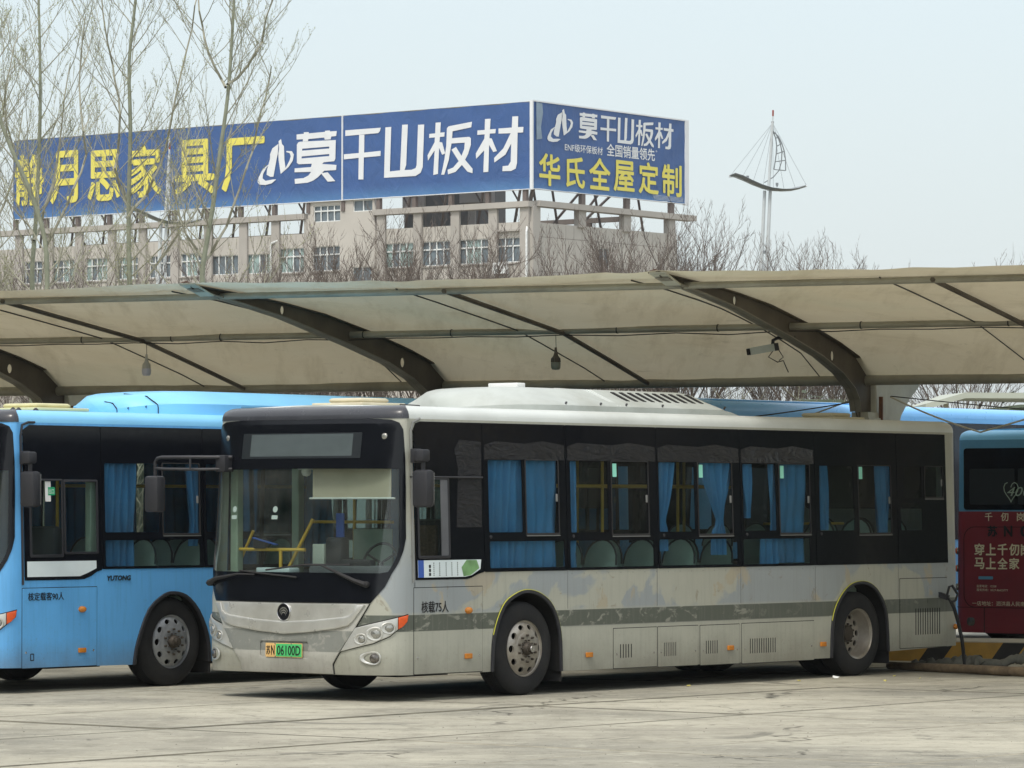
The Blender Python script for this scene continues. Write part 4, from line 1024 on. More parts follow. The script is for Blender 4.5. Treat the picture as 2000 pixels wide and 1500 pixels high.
# --- maroon and blue bus seen from behind, right edge
TH3 = TH + math.pi
u3, v3 = -UX, -UY
O3 = Vector((5.82, 53.4, 0)) - u3 * RX
d = Bus('city_bus', O3, TH3, 'blue and maroon bus with cream slogans on its back, beyond the striped kerb', 'bus', mats={'rim': M['rimsteel']})
rc0 = RX - RR + LR - RR          # w of y=0 on the rear face (y = w - rc0)
ry = lambda y: rc0 + y
rear = rrect(ry(.17), 1.88, ry(W - .17), 2.69, .04)
d.plate('body', [[(d.wR(RX - RR), .27)] + [(d.wR(x), z) for x, z in reversed(ARCH_R)] + [(d.wR(x), z) for x, z in reversed(ARCH_F)] + [(d.WC, .27)] + ARCH_F + ARCH_R + [(RX - RR, .27), (d.wend, .27), (d.wend, 1.86), (d.wR(RX - RR), 1.86)]], M['maroon'], -.012, .024)
d.plate('upper_body', [[(d.wR(RX - RR), 1.86), (d.wend, 1.86), (d.wend, 2.80), (d.wR(RX - RR), 2.80)], rear,
                       [(x, z) for x, z in ((-1.6, 1.9), (8.0, 1.9), (8.0, 2.74), (-1.6, 2.74))], [(d.wR(x), z) for x, z in ((-1.6, 1.9), (8.0, 1.9), (8.0, 2.74), (-1.6, 2.74))]], M['teal'], -.012, .024)
d.roof(M['blueroof'], None)
d.plate('rear_window', [rear], M['frit'], .002, .006)
d.plate('rear_pane', [rrect(ry(.26), 1.95, ry(.95), 2.42, .02)], M['leddk'], .007, .002); d.plate('rear_pane', [rrect(ry(1.0), 1.95, ry(2.3), 2.42, .02)], M['leddk'], .007, .002)
for f in ((lambda x: x), d.wR):
    for k in range(5): d.plate('window', [[(f(x), z) for x, z in rrect(-1.58 + 1.92 * k, 1.905, .32 + 1.92 * k, 2.735, .01)]], M['frit'], .003, .006)
d.plate('windscreen', [rrect(-1.2, 1.3, 1.2, 2.7, .1)], M['frit'], .004, .006, c=True)
d.arch(ARCH_R); d.arch(ARCH_F)
for x, k in ((.095, 'front'), (6.2, 'rear')): d.wheel(x, 0, k); d.wheel(x, 1, k)
MB().box(-1.7, .35, .25, 8.1, W - .35, .44).build('chassis', M['chassis'], d.root)
def rt(name, s_, y, z, h, wd, mat, bold=.0, shear=0): return d.text(name, s_, ry(y), z, h, mat, wd=wd, bold=bold, n0=.013, shear=shear)
M['cwhite'] = simple('cream_lettering', srgb(226, 218, 190), .5, var=.04)
for k, ch in enumerate('千仞岗'): rt('slogan_lettering', ch, .50 + .245 * k, 1.735, .11, .115, M['cwhite'], .01)
for k, ch in enumerate('苏N0'): rt('fleet_plate_lettering', ch, .54 + .25 * k, 1.53, .145, .15 if k == 0 else .13, M['ink'], .03)
for k, ch in enumerate('穿上千仞岗'): rt('slogan_lettering', ch, .335 + .178 * k, 1.285, .155, .155, M['cwhite'], .025)
for k, ch in enumerate('马上全家'): rt('slogan_lettering', ch, .335 + .178 * k, 1.105, .15, .155, M['cwhite'], .025)
rt('phone_lettering', '监督电话：12328', .37, .865, .034, .30, M['cwhite']); rt('phone_lettering', '服务热线：0527-86625777', .37, .815, .034, .48, M['cwhite'])
rt('address_lettering', '一店地址：泗洪县人民南路', .30, .625, .06, .88, M['cwhite'])
rt('window_lettering', '400', .84, 2.06, .12, .36, M['seatp'], .0, .3)
hp = []
for i in range(22):
    a = 2 * math.pi * i / 21; hp.append((ry(.90) + .11 * 16 * math.sin(a) ** 3 / 16, 2.13 + .012 * (13 * math.cos(a) - 5 * math.cos(2 * a) - 2 * math.cos(3 * a) - math.cos(4 * a)) * .75, .012))
d.tube('window_heart', hp[:19], .006, M['seatp'], n=4)
en = rrect(ry(.17), .60, ry(2.38), 1.66, .16, 5); en2 = [(ry(1.275) + (u - ry(1.275)) * .994, 1.13 + (v - 1.13) * .988) for u, v in en]
d.plate('engine_door_gap', [en, en2], M['gap'], .0125, .002)
d.plate('bumper_gap', [rrect(ry(.48), .27, ry(.49), .6, .002)], M['gap'], .0125, .002); d.plate('bumper_gap', [rrect(ry(-.1), .598, ry(2.5), .604, .002)], M['gap'], .0125, .002)
for z, mt in ((1.34, 'redor'), (1.11, 'redor'), (.865, 'lens')): d.lamp('tail_lamp', ry(.02), z, .042, M[mt], c=False, depth=.03, n0=.004); d.lamp('tail_lamp', ry(W - .02), z, .042, M[mt], c=False, depth=.03, n0=.004)
d.plate('rear_reflector', [rrect(ry(.22), .36, ry(.34), .47, .04)], M['lampdk'], .014, .012, bevel=.004)
d.plate('blue_badge', [rrect(ry(.40), .97, ry(.62), 1.01, .01)], M['teal'], .014, .004)
cb = empty('charging_cable', (6.4, 51.2, 0)); tag(cb, 'black charging cable hanging down behind the maroon bus at the right edge', 'charging cable')
MB().tube([(.75, -.05, .95), (.70, -.25, .80), (.55, -.45, .45), (.40, -.60, .20), (.28, -.75, .12)], .032, 8).build('cable', M['rubber'], cb, True)

# --- tall blue coach behind, seen over the cream bus
O4 = Vector((4.8, 54.4, 0)) - UX * 2.0
f4 = Bus('city_bus', O4, TH, 'tall bright blue coach with charcoal windows standing behind the canopy column', 'bus', zs=1.125, mats={'rim': M['rimsteel']})
f4.plate('body', [[(f4.wR(RX - RR), .27)] + [(f4.wR(x), z) for x, z in reversed(ARCH_R)] + [(f4.wR(x), z) for x, z in reversed(ARCH_F)] + [(f4.WC, .27)] + ARCH_F + ARCH_R + [(RX - RR, .27), (f4.wend, .27), (f4.wend, 2.80), (f4.wR(RX - RR), 2.80)],
                  [(x, z) for x, z in ((-1.6, 1.3), (8.0, 1.3), (8.0, 2.74), (-1.6, 2.74))], [(f4.wR(x), z) for x, z in ((-1.6, 1.3), (8.0, 1.3), (8.0, 2.74), (-1.6, 2.74))]], M['cleanblue'], -.012, .024)
f4.roof(M['cleanblue'], M['cleanblue'])
for f in ((lambda x: x), f4.wR):
    for k in range(5): f4.plate('window', [[(f(x), z) for x, z in rrect(-1.58 + 1.92 * k, 1.305, .33 + 1.92 * k, 2.735, .01)]], M['hood'], .003, .006)
f4.plate('windscreen', [rrect(-1.2, 1.3, 1.2, 2.7, .1)], M['frit'], .004, .006, c=True)
f4.arch(ARCH_R); f4.arch(ARCH_F)
for x, k in ((.095, 'front'), (6.2, 'rear')): f4.wheel(x, 0, k); f4.wheel(x, 1, k)
MB().box(-1.7, .35, .25, 8.1, W - .35, .44).build('chassis', M['chassis'], f4.root)
f4.roofbox('roof_fairing', -1.6, 3.2, 1.1, 2.90, .07, M['cleanblue'], nose=.3, tail=.3, edge=.04)

# ------------------------------------------------------------------ carport canopy
KR = R(66.3)
cr, cp = Vector((-math.sin(KR), math.cos(KR), 0)), Vector((-math.cos(KR), -math.sin(KR), 0))
CO = Vector((4.41, 50.5, 0)); PITCH = 5.8
def cw(r_, p_, z): return CO + cr * r_ + cp * p_ + Vector((0, 0, z))
def membrane():
    m = bpy.data.materials.new('canopy_membrane'); m.use_nodes = True; n = m.node_tree; n.nodes.clear()
    o = n.nodes.new('ShaderNodeOutputMaterial')
    c = mixc(n, step_(n, noise_(n, .5, 5, .6), .3, .7), srgb(212, 203, 180), srgb(226, 219, 200))
    c = mixc(n, math_(n, 'MULTIPLY', step_(n, noise_(n, .8, 7, .7, mloc=(4, 4, 0), dist=.5), .55, .75), .35), c, srgb(160, 150, 124))
    c = mixc(n, math_(n, 'MULTIPLY', step_(n, noise_(n, .25, 3, .5, mloc=(9, 1, 0)), .52, .62), .25), c, srgb(190, 205, 190))
    tcx = n.nodes.new('ShaderNodeTexCoord'); mpx = n.nodes.new('ShaderNodeMapping'); n.links.new(tcx.outputs['Object'], mpx.inputs[0])
    mpx.inputs['Rotation'].default_value = (0, 0, R(23.7)); mpx.inputs['Scale'].default_value = (2.6, .28, 1)
    c = mixc(n, math_(n, 'MULTIPLY', step_(n, noise_(n, 1.1, 7, .68, vec=mpx.outputs[0]), .50, .74), .42), c, srgb(150, 138, 112))
    c = mixc(n, math_(n, 'MULTIPLY', step_(n, noise_(n, 2.4, 8, .75, mloc=(6, 2, 9), dist=1.0), .60, .70), .30), c, srgb(120, 108, 86))
    d = n.nodes.new('ShaderNodeBsdfDiffuse'); n.links.new(c, d.inputs[0])
    t = n.nodes.new('ShaderNodeBsdfTranslucent'); n.links.new(mixc(n, .5, c, srgb(216, 200, 160)), t.inputs[0])
    bp = n.nodes.new('ShaderNodeBump'); bp.inputs['Strength'].default_value = .6; bp.inputs['Distance'].default_value = .05
    n.links.new(noise_(n, 1.6, 5, .55, mapscale=(.6, 1.6, 1), dist=.8), bp.inputs['Height']); n.links.new(bp.outputs[0], d.inputs['Normal'])
    mx = n.nodes.new('ShaderNodeMixShader'); mx.inputs[0].default_value = .16
    n.links.new(d.outputs[0], mx.inputs[1]); n.links.new(t.outputs[0], mx.inputs[2]); n.links.new(mx.outputs[0], o.inputs[0])
    return m
M['membrane'] = membrane()
M['steel'] = simple('grimy_grey_steel', srgb(132, 128, 116), .6, .1, var=.12, scale=3, dirt=srgb(66, 58, 46), dirtamt=.6)
M['steeldk'] = simple('soot_stained_steel', srgb(92, 85, 74), .65, .1, var=.2, scale=2.5, dirt=srgb(40, 34, 28), dirtamt=.75)
M['steellt'] = simple('pale_painted_steel', srgb(186, 186, 172), .5, .05, var=.1, scale=3, dirt=srgb(110, 92, 66), dirtamt=.5)
M['pipe'] = simple('galvanised_pipe', srgb(158, 156, 142), .5, .25, var=.1, scale=4, dirt=srgb(86, 78, 62), dirtamt=.5)
M['wire'] = simple('black_wire', (.02, .02, .02, 1), .6)
M['paleroprope'] = simple('pale_rope', srgb(190, 184, 164), .7)
cano = empty('carport_canopy', CO); tag(cano, 'long cream membrane carport canopy on curved dark steel beams over the buses', 'canopy')
cano.matrix_world = Matrix.Translation(CO) @ Matrix(((cr.x, cp.x, 0, 0), (cr.y, cp.y, 0, 0), (0, 0, 1, 0), (0, 0, 0, 1))) if False else Matrix.Translation(CO)
def loc(v): return v - CO
BT = [(-.75, 3.52), (.09, 3.72), (1.11, 3.93), (2.22, 4.11), (3.59, 4.285), (4.66, 4.37), (5.35, 4.41), (6.24, 4.445), (7.0, 4.475)]
BB = [(.36, 3.10), (.42, 3.25), (.57, 3.38), (1.04, 3.56), (1.77, 3.74), (2.9, 3.93), (3.65, 4.04), (4.66, 4.19), (5.69, 4.30), (6.46, 4.37), (6.9, 4.42)]
def lin(T, x):
    if x <= T[0][0]: return T[0][1]
    for (a, u), (b_, v) in zip(T, T[1:]):
        if x <= b_: return u + (v - u) * (x - a) / (b_ - a)
    return T[-1][1]
RTB = [(-.15, 3.50), (0, 3.54), (2.79, 4.07), (6.2, 4.415), (7.1, 4.46)]
def mh(r_, p_):
    t = (r_ / PITCH) % 1.0; w_ = abs(math.cos(math.pi * t)) ** 2.2
    h = lin(RTB, p_) * (1 - w_) + (lin(BT, p_) + .012) * w_
    return h if p_ > .5 else 3.50 + (mh(r_, .501) - 3.50) * (p_ + .15) / .651
bays = range(-5, 10)
proto = None
for k in bays:
    if proto is None:
        bm = shape([[(p_, z) for p_, z in BT] + [(p_, z) for p_, z in reversed(BB)] + [(.30, 3.03), (-.22, 3.03)],
                    circ(4.64, 4.285, .052, 16), circ(1.25, 3.765, .062, 16)], .012)
        for v in bm.verts: v.co = loc(cw(v.co.z, v.co.x, v.co.y))
        beam = bm_obj(bm, 'beam', M['steeldk'], cano, False)
        def strip(T, w, t, mt, nm):
            mb = MB()
            for (a, u), (b_, v) in zip(T, T[1:]):
                mb.add([loc(cw(s_ * w, q[0], q[1] + dz)) for dz in (0, t) for q in ((a, u), (b_, v)) for s_ in (-1, 1)], [(0, 1, 3, 2), (4, 6, 7, 5), (0, 4, 5, 1), (2, 3, 7, 6), (0, 2, 6, 4), (1, 5, 7, 3)])
            return mb.build(nm, mt, beam)
        strip(BT, .075, -.012, M['steeldk'], 'flange'); strip(BB, .075, .012, M['steel'], 'flange')
        # back half of the Y and the column
        bm = shape([[(-.20, 3.0), (-.20, 3.5), (-.75, 3.52), (-2.1, 3.60), (-1.9, 3.45), (-1.55, 3.30), (-1.2, 3.08), (-1.0, 2.75), (-.75, 2.3), (-.45, 1.9), (-.20, 1.75)]], .16, .01)
        for v in bm.verts: v.co = loc(cw(v.co.z, v.co.x, v.co.y))
        bm_obj(bm, 'back_bracket', M['steellt'], beam, False)
        mb = MB(); c = [(-.11, -.2), (.11, -.2), (.11, .2), (-.11, .2)]
        mb.add([loc(cw(a, b_, z)) for z in (0, 3.1) for a, b_ in c], [(3, 2, 1, 0), (4, 5, 6, 7), (0, 1, 5, 4), (1, 2, 6, 5), (2, 3, 7, 6), (3, 0, 4, 7)])
        mb.build('column', M['steellt'], beam)
        mb = MB(); c = [(-.14, -.26), (.14, -.26), (.14, .26), (-.14, .26)]
        mb.add([loc(cw(a, b_, z)) for z in (3.0, 3.03) for a, b_ in c], [(3, 2, 1, 0), (4, 5, 6, 7), (0, 1, 5, 4), (1, 2, 6, 5), (2, 3, 7, 6), (3, 0, 4, 7)])
        mb.build('joint_plate', M['steellt'], beam)
        mb = MB(); c = [(.115, -.245), (.155, -.245), (.155, -.195), (.115, -.195)]
        mb.add([loc(cw(-a, b_, z)) for z in (0, 3.3) for a, b_ in c], [(3, 2, 1, 0), (4, 5, 6, 7), (0, 1, 5, 4), (1, 2, 6, 5), (2, 3, 7, 6), (3, 0, 4, 7)])
        mb.build('rusty_downpipe', simple('rusty_pipe', srgb(110, 72, 46), .8, var=.3, scale=10, dirt=srgb(60, 44, 34)), beam)
        # flared light tip plate
        mb = MB(); mb.add([loc(cw(s_ * w_, p_, z)) for p_, z, w_ in ((6.55, 4.36, .09), (7.03, 4.47, .10)) for s_ in (-1, 1)] + [loc(cw(s_ * w_, p_, z)) for p_, z, w_ in ((6.55, 4.375, .09), (7.03, 4.485, .10)) for s_ in (-1, 1)], [(0, 1, 3, 2), (4, 6, 7, 5), (0, 4, 5, 1), (2, 3, 7, 6), (0, 2, 6, 4), (1, 5, 7, 3)])
        mb.build('tip_plate', M['steellt'], beam)
        MB().tube([loc(cw(-.03, 6.98, 4.47)), loc(cw(.05, 6.97, 4.51)), loc(cw(.12, 7.0, 4.48))], .016, 6).build('tip_shackle', simple('rusty_bolt', srgb(70, 48, 36), .8, var=.3, scale=20), beam)
        proto = beam; beam.location = cr * (PITCH * k)
    else:
        o = copy_tree(proto, cano); o.location = cr * (PITCH * k)
nm = 0
for k in list(bays)[:-1]:
    r0, r1 = PITCH * k, PITCH * (k + 1)
    cutr = [r0, r0 + .6, r0 + 2.9, r0 + 3.5, r1]
    for part in range(4):
        a, b_ = cutr[part], cutr[part + 1]
        vs = []; nr, np2 = 5, 22
        for i in range(np2 + 1):
            p_ = -.15 + 7.22 * i / np2
            for j in range(nr + 1):
                r_ = a + (b_ - a) * j / nr; t = (r_ - r0) / (r1 - r0); q = math.sin(math.pi * t)
                h = mh(r_, p_) + .008 - .012 * math.sin(math.pi * ((r_ - a) / (b_ - a))) + .006 * math.sin(7 * r_ + 3 * p_)
                pe = p_ - (.10 * q * max(0, (p_ - 5.5) / 1.5))
                vs.append(loc(cw(r_, pe, h)))
        n = nr + 1
        fs = [(i * n + j, i * n + j + 1, (i + 1) * n + j + 1, (i + 1) * n + j) for i in range(np2) for j in range(nr)]
        if part == 0 or -2 <= k <= 3: pass
        from_data('membrane_panel', vs, fs, M['membrane'], cano, True)
        # back wing, simple mirror
    vs = []
    for i in range(9):
        p_ = 2.7 * i / 8
        for j in range(7): r_ = r0 + (r1 - r0) * j / 6; vs.append(loc(cw(r_, -p_ - .16, 3.5 + .17 * p_ - .03 * math.sin(math.pi * j / 6))))
    from_data('back_membrane', vs, [(i * 7 + j, i * 7 + j + 1, (i + 1) * 7 + j + 1, (i + 1) * 7 + j) for i in range(8) for j in range(6)], M['membrane'], cano, True)
    # mid rafter and cords
    mb = MB(); rm = (r0 + r1) / 2
    mb.tube([loc(cw(rm, p_, mh(rm, p_) - .045)) for p_ in (0, 1.4, 2.79, 4.5, 6.3)], .028, 6); mb.build('rafter', M['steeldk'], cano, True)
    for q in (.6, 3.5):
        MB().tube([loc(cw(r0 + q, p_, mh(r0 + q, p_) - .012)) for p_ in (0, .7, 1.4, 2.1, 2.8, 3.5, 4.2, 5.2, 6.3)], .009, 4).build('membrane_cord', M['wire'], cano)
def purlin(p_, z, rad, nm, mt):
    for k in list(bays)[:-1]:
        MB().tube([loc(cw(PITCH * k + .012, p_, z)), loc(cw(PITCH * (k + 1) - .012, p_, z))], rad, 12).build(nm, mt, cano, True)
purlin(0.0, 3.50, .062, 'back_purlin', M['pipe']); purlin(2.79, 4.06, .040, 'middle_purlin', M['pipe']); purlin(6.24, 4.375, .038, 'front_purlin', M['pipe'])
# wiring along the middle purlin
wr_ = []
r_ = -9.0
rn = random.Random(2)
while r_ < 16:
    wr_.append(loc(cw(r_, 2.79 + .03, 4.06 - .052))); s_ = rn.uniform(1.0, 1.5); wr_.append(loc(cw(r_ + s_ / 2, 2.83, 4.06 - .055 - rn.uniform(.005, .03)))); r_ += s_
MB().tube(wr_, .0065, 4).build('lighting_wire', M['wire'], cano)
for r_ in (-4.2, -2.7, -.9, .9, 2.2, 2.95, 4.4, 5.6, 7.6, 8.3, 9.6):
    MB().lathe([(.046, -.008), (.048, 0), (.046, .008)], n=10).build('pipe_clamp', M['wire'], cano, loc=loc(cw(r_, 2.79, 4.06))).rotation_euler = (0, 0, math.atan2(cr.y, cr.x) + R(90))

def bulb(r_, drop, dirty, label):
    base = cw(r_, 2.79, 4.0); t = empty('hanging_lamp', base); tag(t, label, 'lamp')
    MB().tube([(0, 0, 0), (.004, 0, -drop)], .004, 5).build('cord', M['wire'], t)
    z = -drop
    MB().lathe([(0, z), (.014, z), (.018, z - .06), (.030, z - .10), (.052, z - .13), (.056, z - .18)], axis='z', n=18).build('heat_sink', M['steeldk'] if dirty else simple('grey_lamp_body', srgb(176, 176, 170), .5), t, True)
    if dirty:
        mb = MB()
        for i in range(12):
            a = 2 * math.pi * i / 12; mb.bar((.053 * math.cos(a), .053 * math.sin(a), z - .13), (.058 * math.cos(a), .058 * math.sin(a), z - .18), .006)
        mb.build('cooling_fins', M['wire'], t)['kind'] = 'stuff'
    MB().lathe([(.056, z - .18), (.060, z - .19), (.058, z - .245), (.045, z - .27), (0, z - .275)], axis='z', n=18).build('bulb_cover', simple('dusty_bulb_cover', srgb(120, 126, 116), .4) if dirty else simple('opal_bulb_cover', srgb(190, 192, 206), .35), t, True)
bulb(3.01, .14, True, 'dark ribbed bulb lamp hanging from the canopy purlin above the cream bus')
bulb(8.67, .14, False, 'white bulb lamp hanging from the canopy purlin above the blue bus')
cc = empty('security_camera', cw(0, 2.55, 3.93)); tag(cc, 'white bullet camera with loose dangling wires on the canopy beam', 'camera')
cl = lambda r_, p_, z: cw(r_, p_, z) - cw(0, 2.55, 3.93)
MB().tube([cl(0, 2.6, 3.945), cl(.16, 2.75, 3.93), cl(.20, 2.80, 3.90), cl(.20, 2.82, 3.80)], .022, 8).build('camera_arm', M['blackpl'], cc, True)
cd_ = (cl(.42, 3.0, 3.74) - cl(.18, 2.82, 3.82)); 
o = MB().bar(cl(.17, 2.80, 3.82), cl(.42, 3.02, 3.76), .085, .085).build('camera_housing', simple('grey_white_housing', srgb(176, 184, 180), .4), cc)
MB().bar(cl(.15, 2.785, 3.825), cl(.19, 2.82, 3.815), .09, .09).build('camera_back', M['blackpl'], cc)
MB().bar(cl(.42, 3.02, 3.76), cl(.435, 3.033, 3.757), .075, .075).build('camera_lens', M['gap'], cc)
MB().tube([cl(.18, 2.8, 3.80), cl(.24, 2.85, 3.70), cl(.15, 2.78, 3.64), cl(.10, 2.72, 3.66), cl(.08, 2.70, 3.60), cl(.05, 2.68, 3.52)], .007, 5).tube([cl(.14, 2.76, 3.78), cl(.10, 2.72, 3.70), cl(.14, 2.76, 3.66)], .006, 5).build('loose_wire', M['wire'], cc)['kind'] = 'stuff'
# slack wires strung from the column
def wire(name, pts, r_, mt, label):
    o = MB().tube([Vector(p) for p in pts], r_, 5).build(name, mt); tag(o, label, 'wire'); return o
def sag(a, b_, s_, n=8): return [Vector(a).lerp(Vector(b_), t / n) - Vector((0, 0, s_ * 4 * (t / n) * (1 - t / n))) for t in range(n + 1)]
wire('pale_cable', sag((4.72, 50.4, 3.29), (6.02, 52.0, 2.88), .03) + sag((6.02, 52, 2.88), (7.7, 51.6, 3.42), .02)[1:], .012, M['paleroprope'], 'pale slack cable dipping in a V right of the canopy column')
wire('black_cable', sag((4.72, 50.4, 3.30), (8.6, 52.0, 3.02), .02), .007, M['wire'], 'thin black cable running right from the canopy column')
wire('black_cable', sag((4.2, 50.35, 3.22), (2.35, 51.3, 2.99), .02), .008, M['wire'], 'thin black cable running left from the canopy column')
wire('pale_cable', sag((4.2, 50.4, 3.24), (3.55, 50.8, 3.0), .0), .010, M['paleroprope'], 'short pale cable slanting down left of the canopy column')

# ------------------------------------------------------------------ kerb island, pole, cloths, litter
M['kerbtop'] = simple('kerb_top_concrete', srgb(178, 172, 156), .9, var=.1, scale=6, bump=.3, bscale=30)
M['kerby'] = simple('faded_yellow_kerb_paint', srgb(176, 138, 62), .8, var=.15, scale=6, dirt=srgb(110, 92, 60), dirtamt=.5)
M['kerbk'] = simple('faded_black_kerb_paint', srgb(38, 38, 40), .8, var=.2, scale=6, dirt=srgb(70, 66, 58))
isl = empty('kerb_island', (5.74, 50.18, 0)); tag(isl, kind='structure')
I0 = Vector((5.74, 50.18, 0))
def iw(a, b_, z): return (-cr) * a - cp * b_ + Vector((0, 0, z))
x = -3.2; k = 0
while x < 4.6:
    w_ = .62 if k % 2 == 0 else .30
    sl = .17; t = .24; vs = []
    for z in (0, t):
        for (a, b_) in ((x, 0), (x + w_, 0), (x + w_, 1.3), (x, 1.3)): vs.append(iw(a + (sl if z and True else 0) , b_ + (.02 if z and b_ == 0 else 0), z))
    mt = M['kerby'] if k % 2 == 0 else M['kerbk']
    o = from_data('painted_kerb', vs, [(3, 2, 1, 0), (4, 5, 6, 7), (0, 1, 5, 4), (1, 2, 6, 5), (2, 3, 7, 6), (3, 0, 4, 7)], mt, isl)
    x += w_; k += 1
o = MB(); o.add([iw(a, b_, z) for z in (.241, .252) for a, b_ in ((-3.1, .03), (4.8, .03), (4.8, 1.35), (-3.1, 1.35))], [(3, 2, 1, 0), (4, 5, 6, 7), (0, 1, 5, 4), (1, 2, 6, 5), (2, 3, 7, 6), (3, 0, 4, 7)])
o.build('kerb_top', M['kerbtop'], isl)
M['log'] = simple('weathered_wood_pole', srgb(120, 104, 82), .9, var=.3, scale=9, dirt=srgb(60, 46, 34), dirtamt=.7, bump=.5, bscale=30)
pp = [Vector((4.45, 47.85, .05)), Vector((4.9, 47.2, .05)), Vector((5.25, 46.65, .055)), Vector((5.85, 45.75, .055)), Vector((6.4, 44.9, .06))]
tag(MB().tube(pp, [.045, .05, .052, .058, .06], 12).build('wooden_pole', M['log'], None, True), 'long weathered wooden pole lying on the ground behind the cream bus', 'pole')
def bundle(name, pts, r_, label, mt, fr=26, amp=.35):
    mb = MB(); rn = random.Random(len(label)); P = []; Rr = []
    for i in range(len(pts) - 1):
        for t in range(9):
            q = Vector(pts[i]).lerp(Vector(pts[i + 1]), t / 9); s_ = (i + t / 9) / (len(pts) - 1)
            P.append(q + Vector((0, 0, .014 * math.sin(s_ * fr * 1.7)))); Rr.append(r_ * (1 + amp * math.sin(s_ * fr) + rn.uniform(-.18, .18)) * (.65 + .6 * s_))
    return tag(mb.tube(P, Rr, 12).build(name, mt, None, True), label, 'cloth sleeve')
M['cloth'] = simple('dirty_grey_cloth', srgb(104, 104, 96), .95, var=.2, scale=8, dirt=srgb(60, 58, 50), bump=.7, bscale=14)
bundle('cloth_sleeve', [(4.75, 48.1, .06), (5.1, 48.0, .07), (5.45, 48.2, .06)], .055, 'crumpled dark cloth sleeve lying under the rear of the cream bus', M['cloth'])
bundle('cloth_sleeve', [(5.25, 48.3, .07), (5.42, 48.1, .08), (5.6, 47.95, .07)], .075, 'crumpled grey cloth sleeve bunched up behind the wooden pole', M['cloth'])
bundle('cloth_sleeve', [(5.55, 48.0, .06), (5.8, 47.9, .075), (6.02, 47.95, .13), (6.2, 48.1, .20)], .06, 'grey cloth sleeve stretched out towards the right along the striped kerb', M['cloth'], 9, .12)
rn = random.Random(8)
def scrap(name, p, s_, mt, label, cat, grp=None):
    vs = [Vector((rn.uniform(-s_, s_), rn.uniform(-s_, s_), abs(rn.uniform(0, s_ * .9)))) for _ in range(9)]
    bm = bmesh.new()
    for v in vs: bm.verts.new(v)
    bmesh.ops.convex_hull(bm, input=bm.verts[:]); o = bm_obj(bm, name, mt, None, False); o.location = p; tag(o, label, cat, grp)
def gpt(px, py):
    dx, dz = (px - 1000) / F_PX, (750 - py) / F_PX; a = math.atan(237 / F_PX)
    d = Vector((dx, math.cos(a) - dz * math.sin(a), math.sin(a) + dz * math.cos(a))); t = -EYE / d.z; return Vector((0, 0, EYE)) + d * t
scrap('paper_scrap', gpt(1632, 1326), .045, M['white'], 'crumpled white paper scrap on the ground by the rear wheel', 'litter')
M['ylw'] = simple('yellow_leaf', srgb(200, 190, 110), .8)
for (x, y, l_) in ((1728, 1331, 'yellow leaf scrap just right of the rear tyre'), (1746, 1322, 'pale scrap between the rear tyre and the wooden pole'), (1798, 1326, 'yellow scrap lying in front of the wooden pole'), (1560, 1331, 'pale scrap on the concrete left of the rear tyre'), (1345, 1341, 'pale scrap on the concrete in the middle of the bus side')): scrap('dry_leaf', gpt(x, y), .024, M['ylw'], l_, 'litter', 'pale scraps on the concrete')
mb = MB(); rn = random.Random(5)
for k in range(420):
    p = gpt(rn.uniform(-20, 2020), 1330 + 175 * rn.random() ** .8); s_ = rn.uniform(.003, .010)
    mb.add([p + Vector((rn.uniform(-s_, s_), rn.uniform(-s_, s_), z)) for z in (0, 0, 0, s_ * .8)], [(0, 1, 3), (1, 2, 3), (2, 0, 3)])
tag(mb.build('grit', simple('dark_grit', srgb(84, 80, 70), .9, var=.4, scale=9), None), kind='stuff')

# ------------------------------------------------------------------ building and roof billboard
BA = R(52.5); BL = Vector((-math.sin(BA), math.cos(BA), 0)); BR = Vector((math.cos(BA), math.sin(BA), 0))
BO = Vector((1.311, 280, 0))
def render_wall(name, col, d):
    return simple(name, col, .9, var=.06, scale=.25, dirt=d, dirtamt=.45)
M['wall'] = render_wall('haze_lightened_render', srgb(186, 182, 175), srgb(160, 156, 149))  # wall colour lightened to put distance haze into it
M['conc'] = render_wall('bare_concrete', srgb(172, 168, 162), srgb(132, 126, 120))
M['concdk'] = render_wall('dark_concrete', srgb(120, 112, 106), srgb(90, 84, 80))
M['darkroom'] = simple('grey_shed_wall', srgb(110, 112, 112), .9, var=.1, scale=.3)
M['bframe'] = simple('white_window_frame', srgb(222, 226, 226), .5)
M['bpane'] = simple('building_glass', srgb(104, 116, 124), .15, var=.25, scale=.8)
M['bpaneg'] = simple('pale_green_building_glass', srgb(150, 172, 170), .15, var=.2, scale=.8)
M['rusty'] = simple('brown_steel_post', srgb(106, 96, 92), .7, var=.15, scale=1)
bd = empty('factory_building', BO); tag(bd, 'grey-brown concrete factory block with an open roof frame under a blue billboard', 'building')
def lp(a, z, d=0, face=0):
    """a along the face, z up, d outward"""
    return (BL * a - BR * d if face == 0 else BR * a - BL * d) + Vector((0, 0, z))
def fbox(mb, a0, a1, z0, z1, d0, d1, face=0):
    v = [lp(a, z, d, face) for z in (z0, z1) for a, d in ((a0, d0), (a1, d0), (a1, d1), (a0, d1))]
    return mb.add(v, [(3, 2, 1, 0), (4, 5, 6, 7), (0, 1, 5, 4), (1, 2, 6, 5), (2, 3, 7, 6), (3, 0, 4, 7)])
def fplate(name, loops, t, d, mt, face=0, parent=bd):
    bm = shape(loops, t)
    for v in bm.verts: v.co = lp(v.co.x, v.co.y, d + v.co.z, face)
    return bm_obj(bm, name, mt, parent, False)
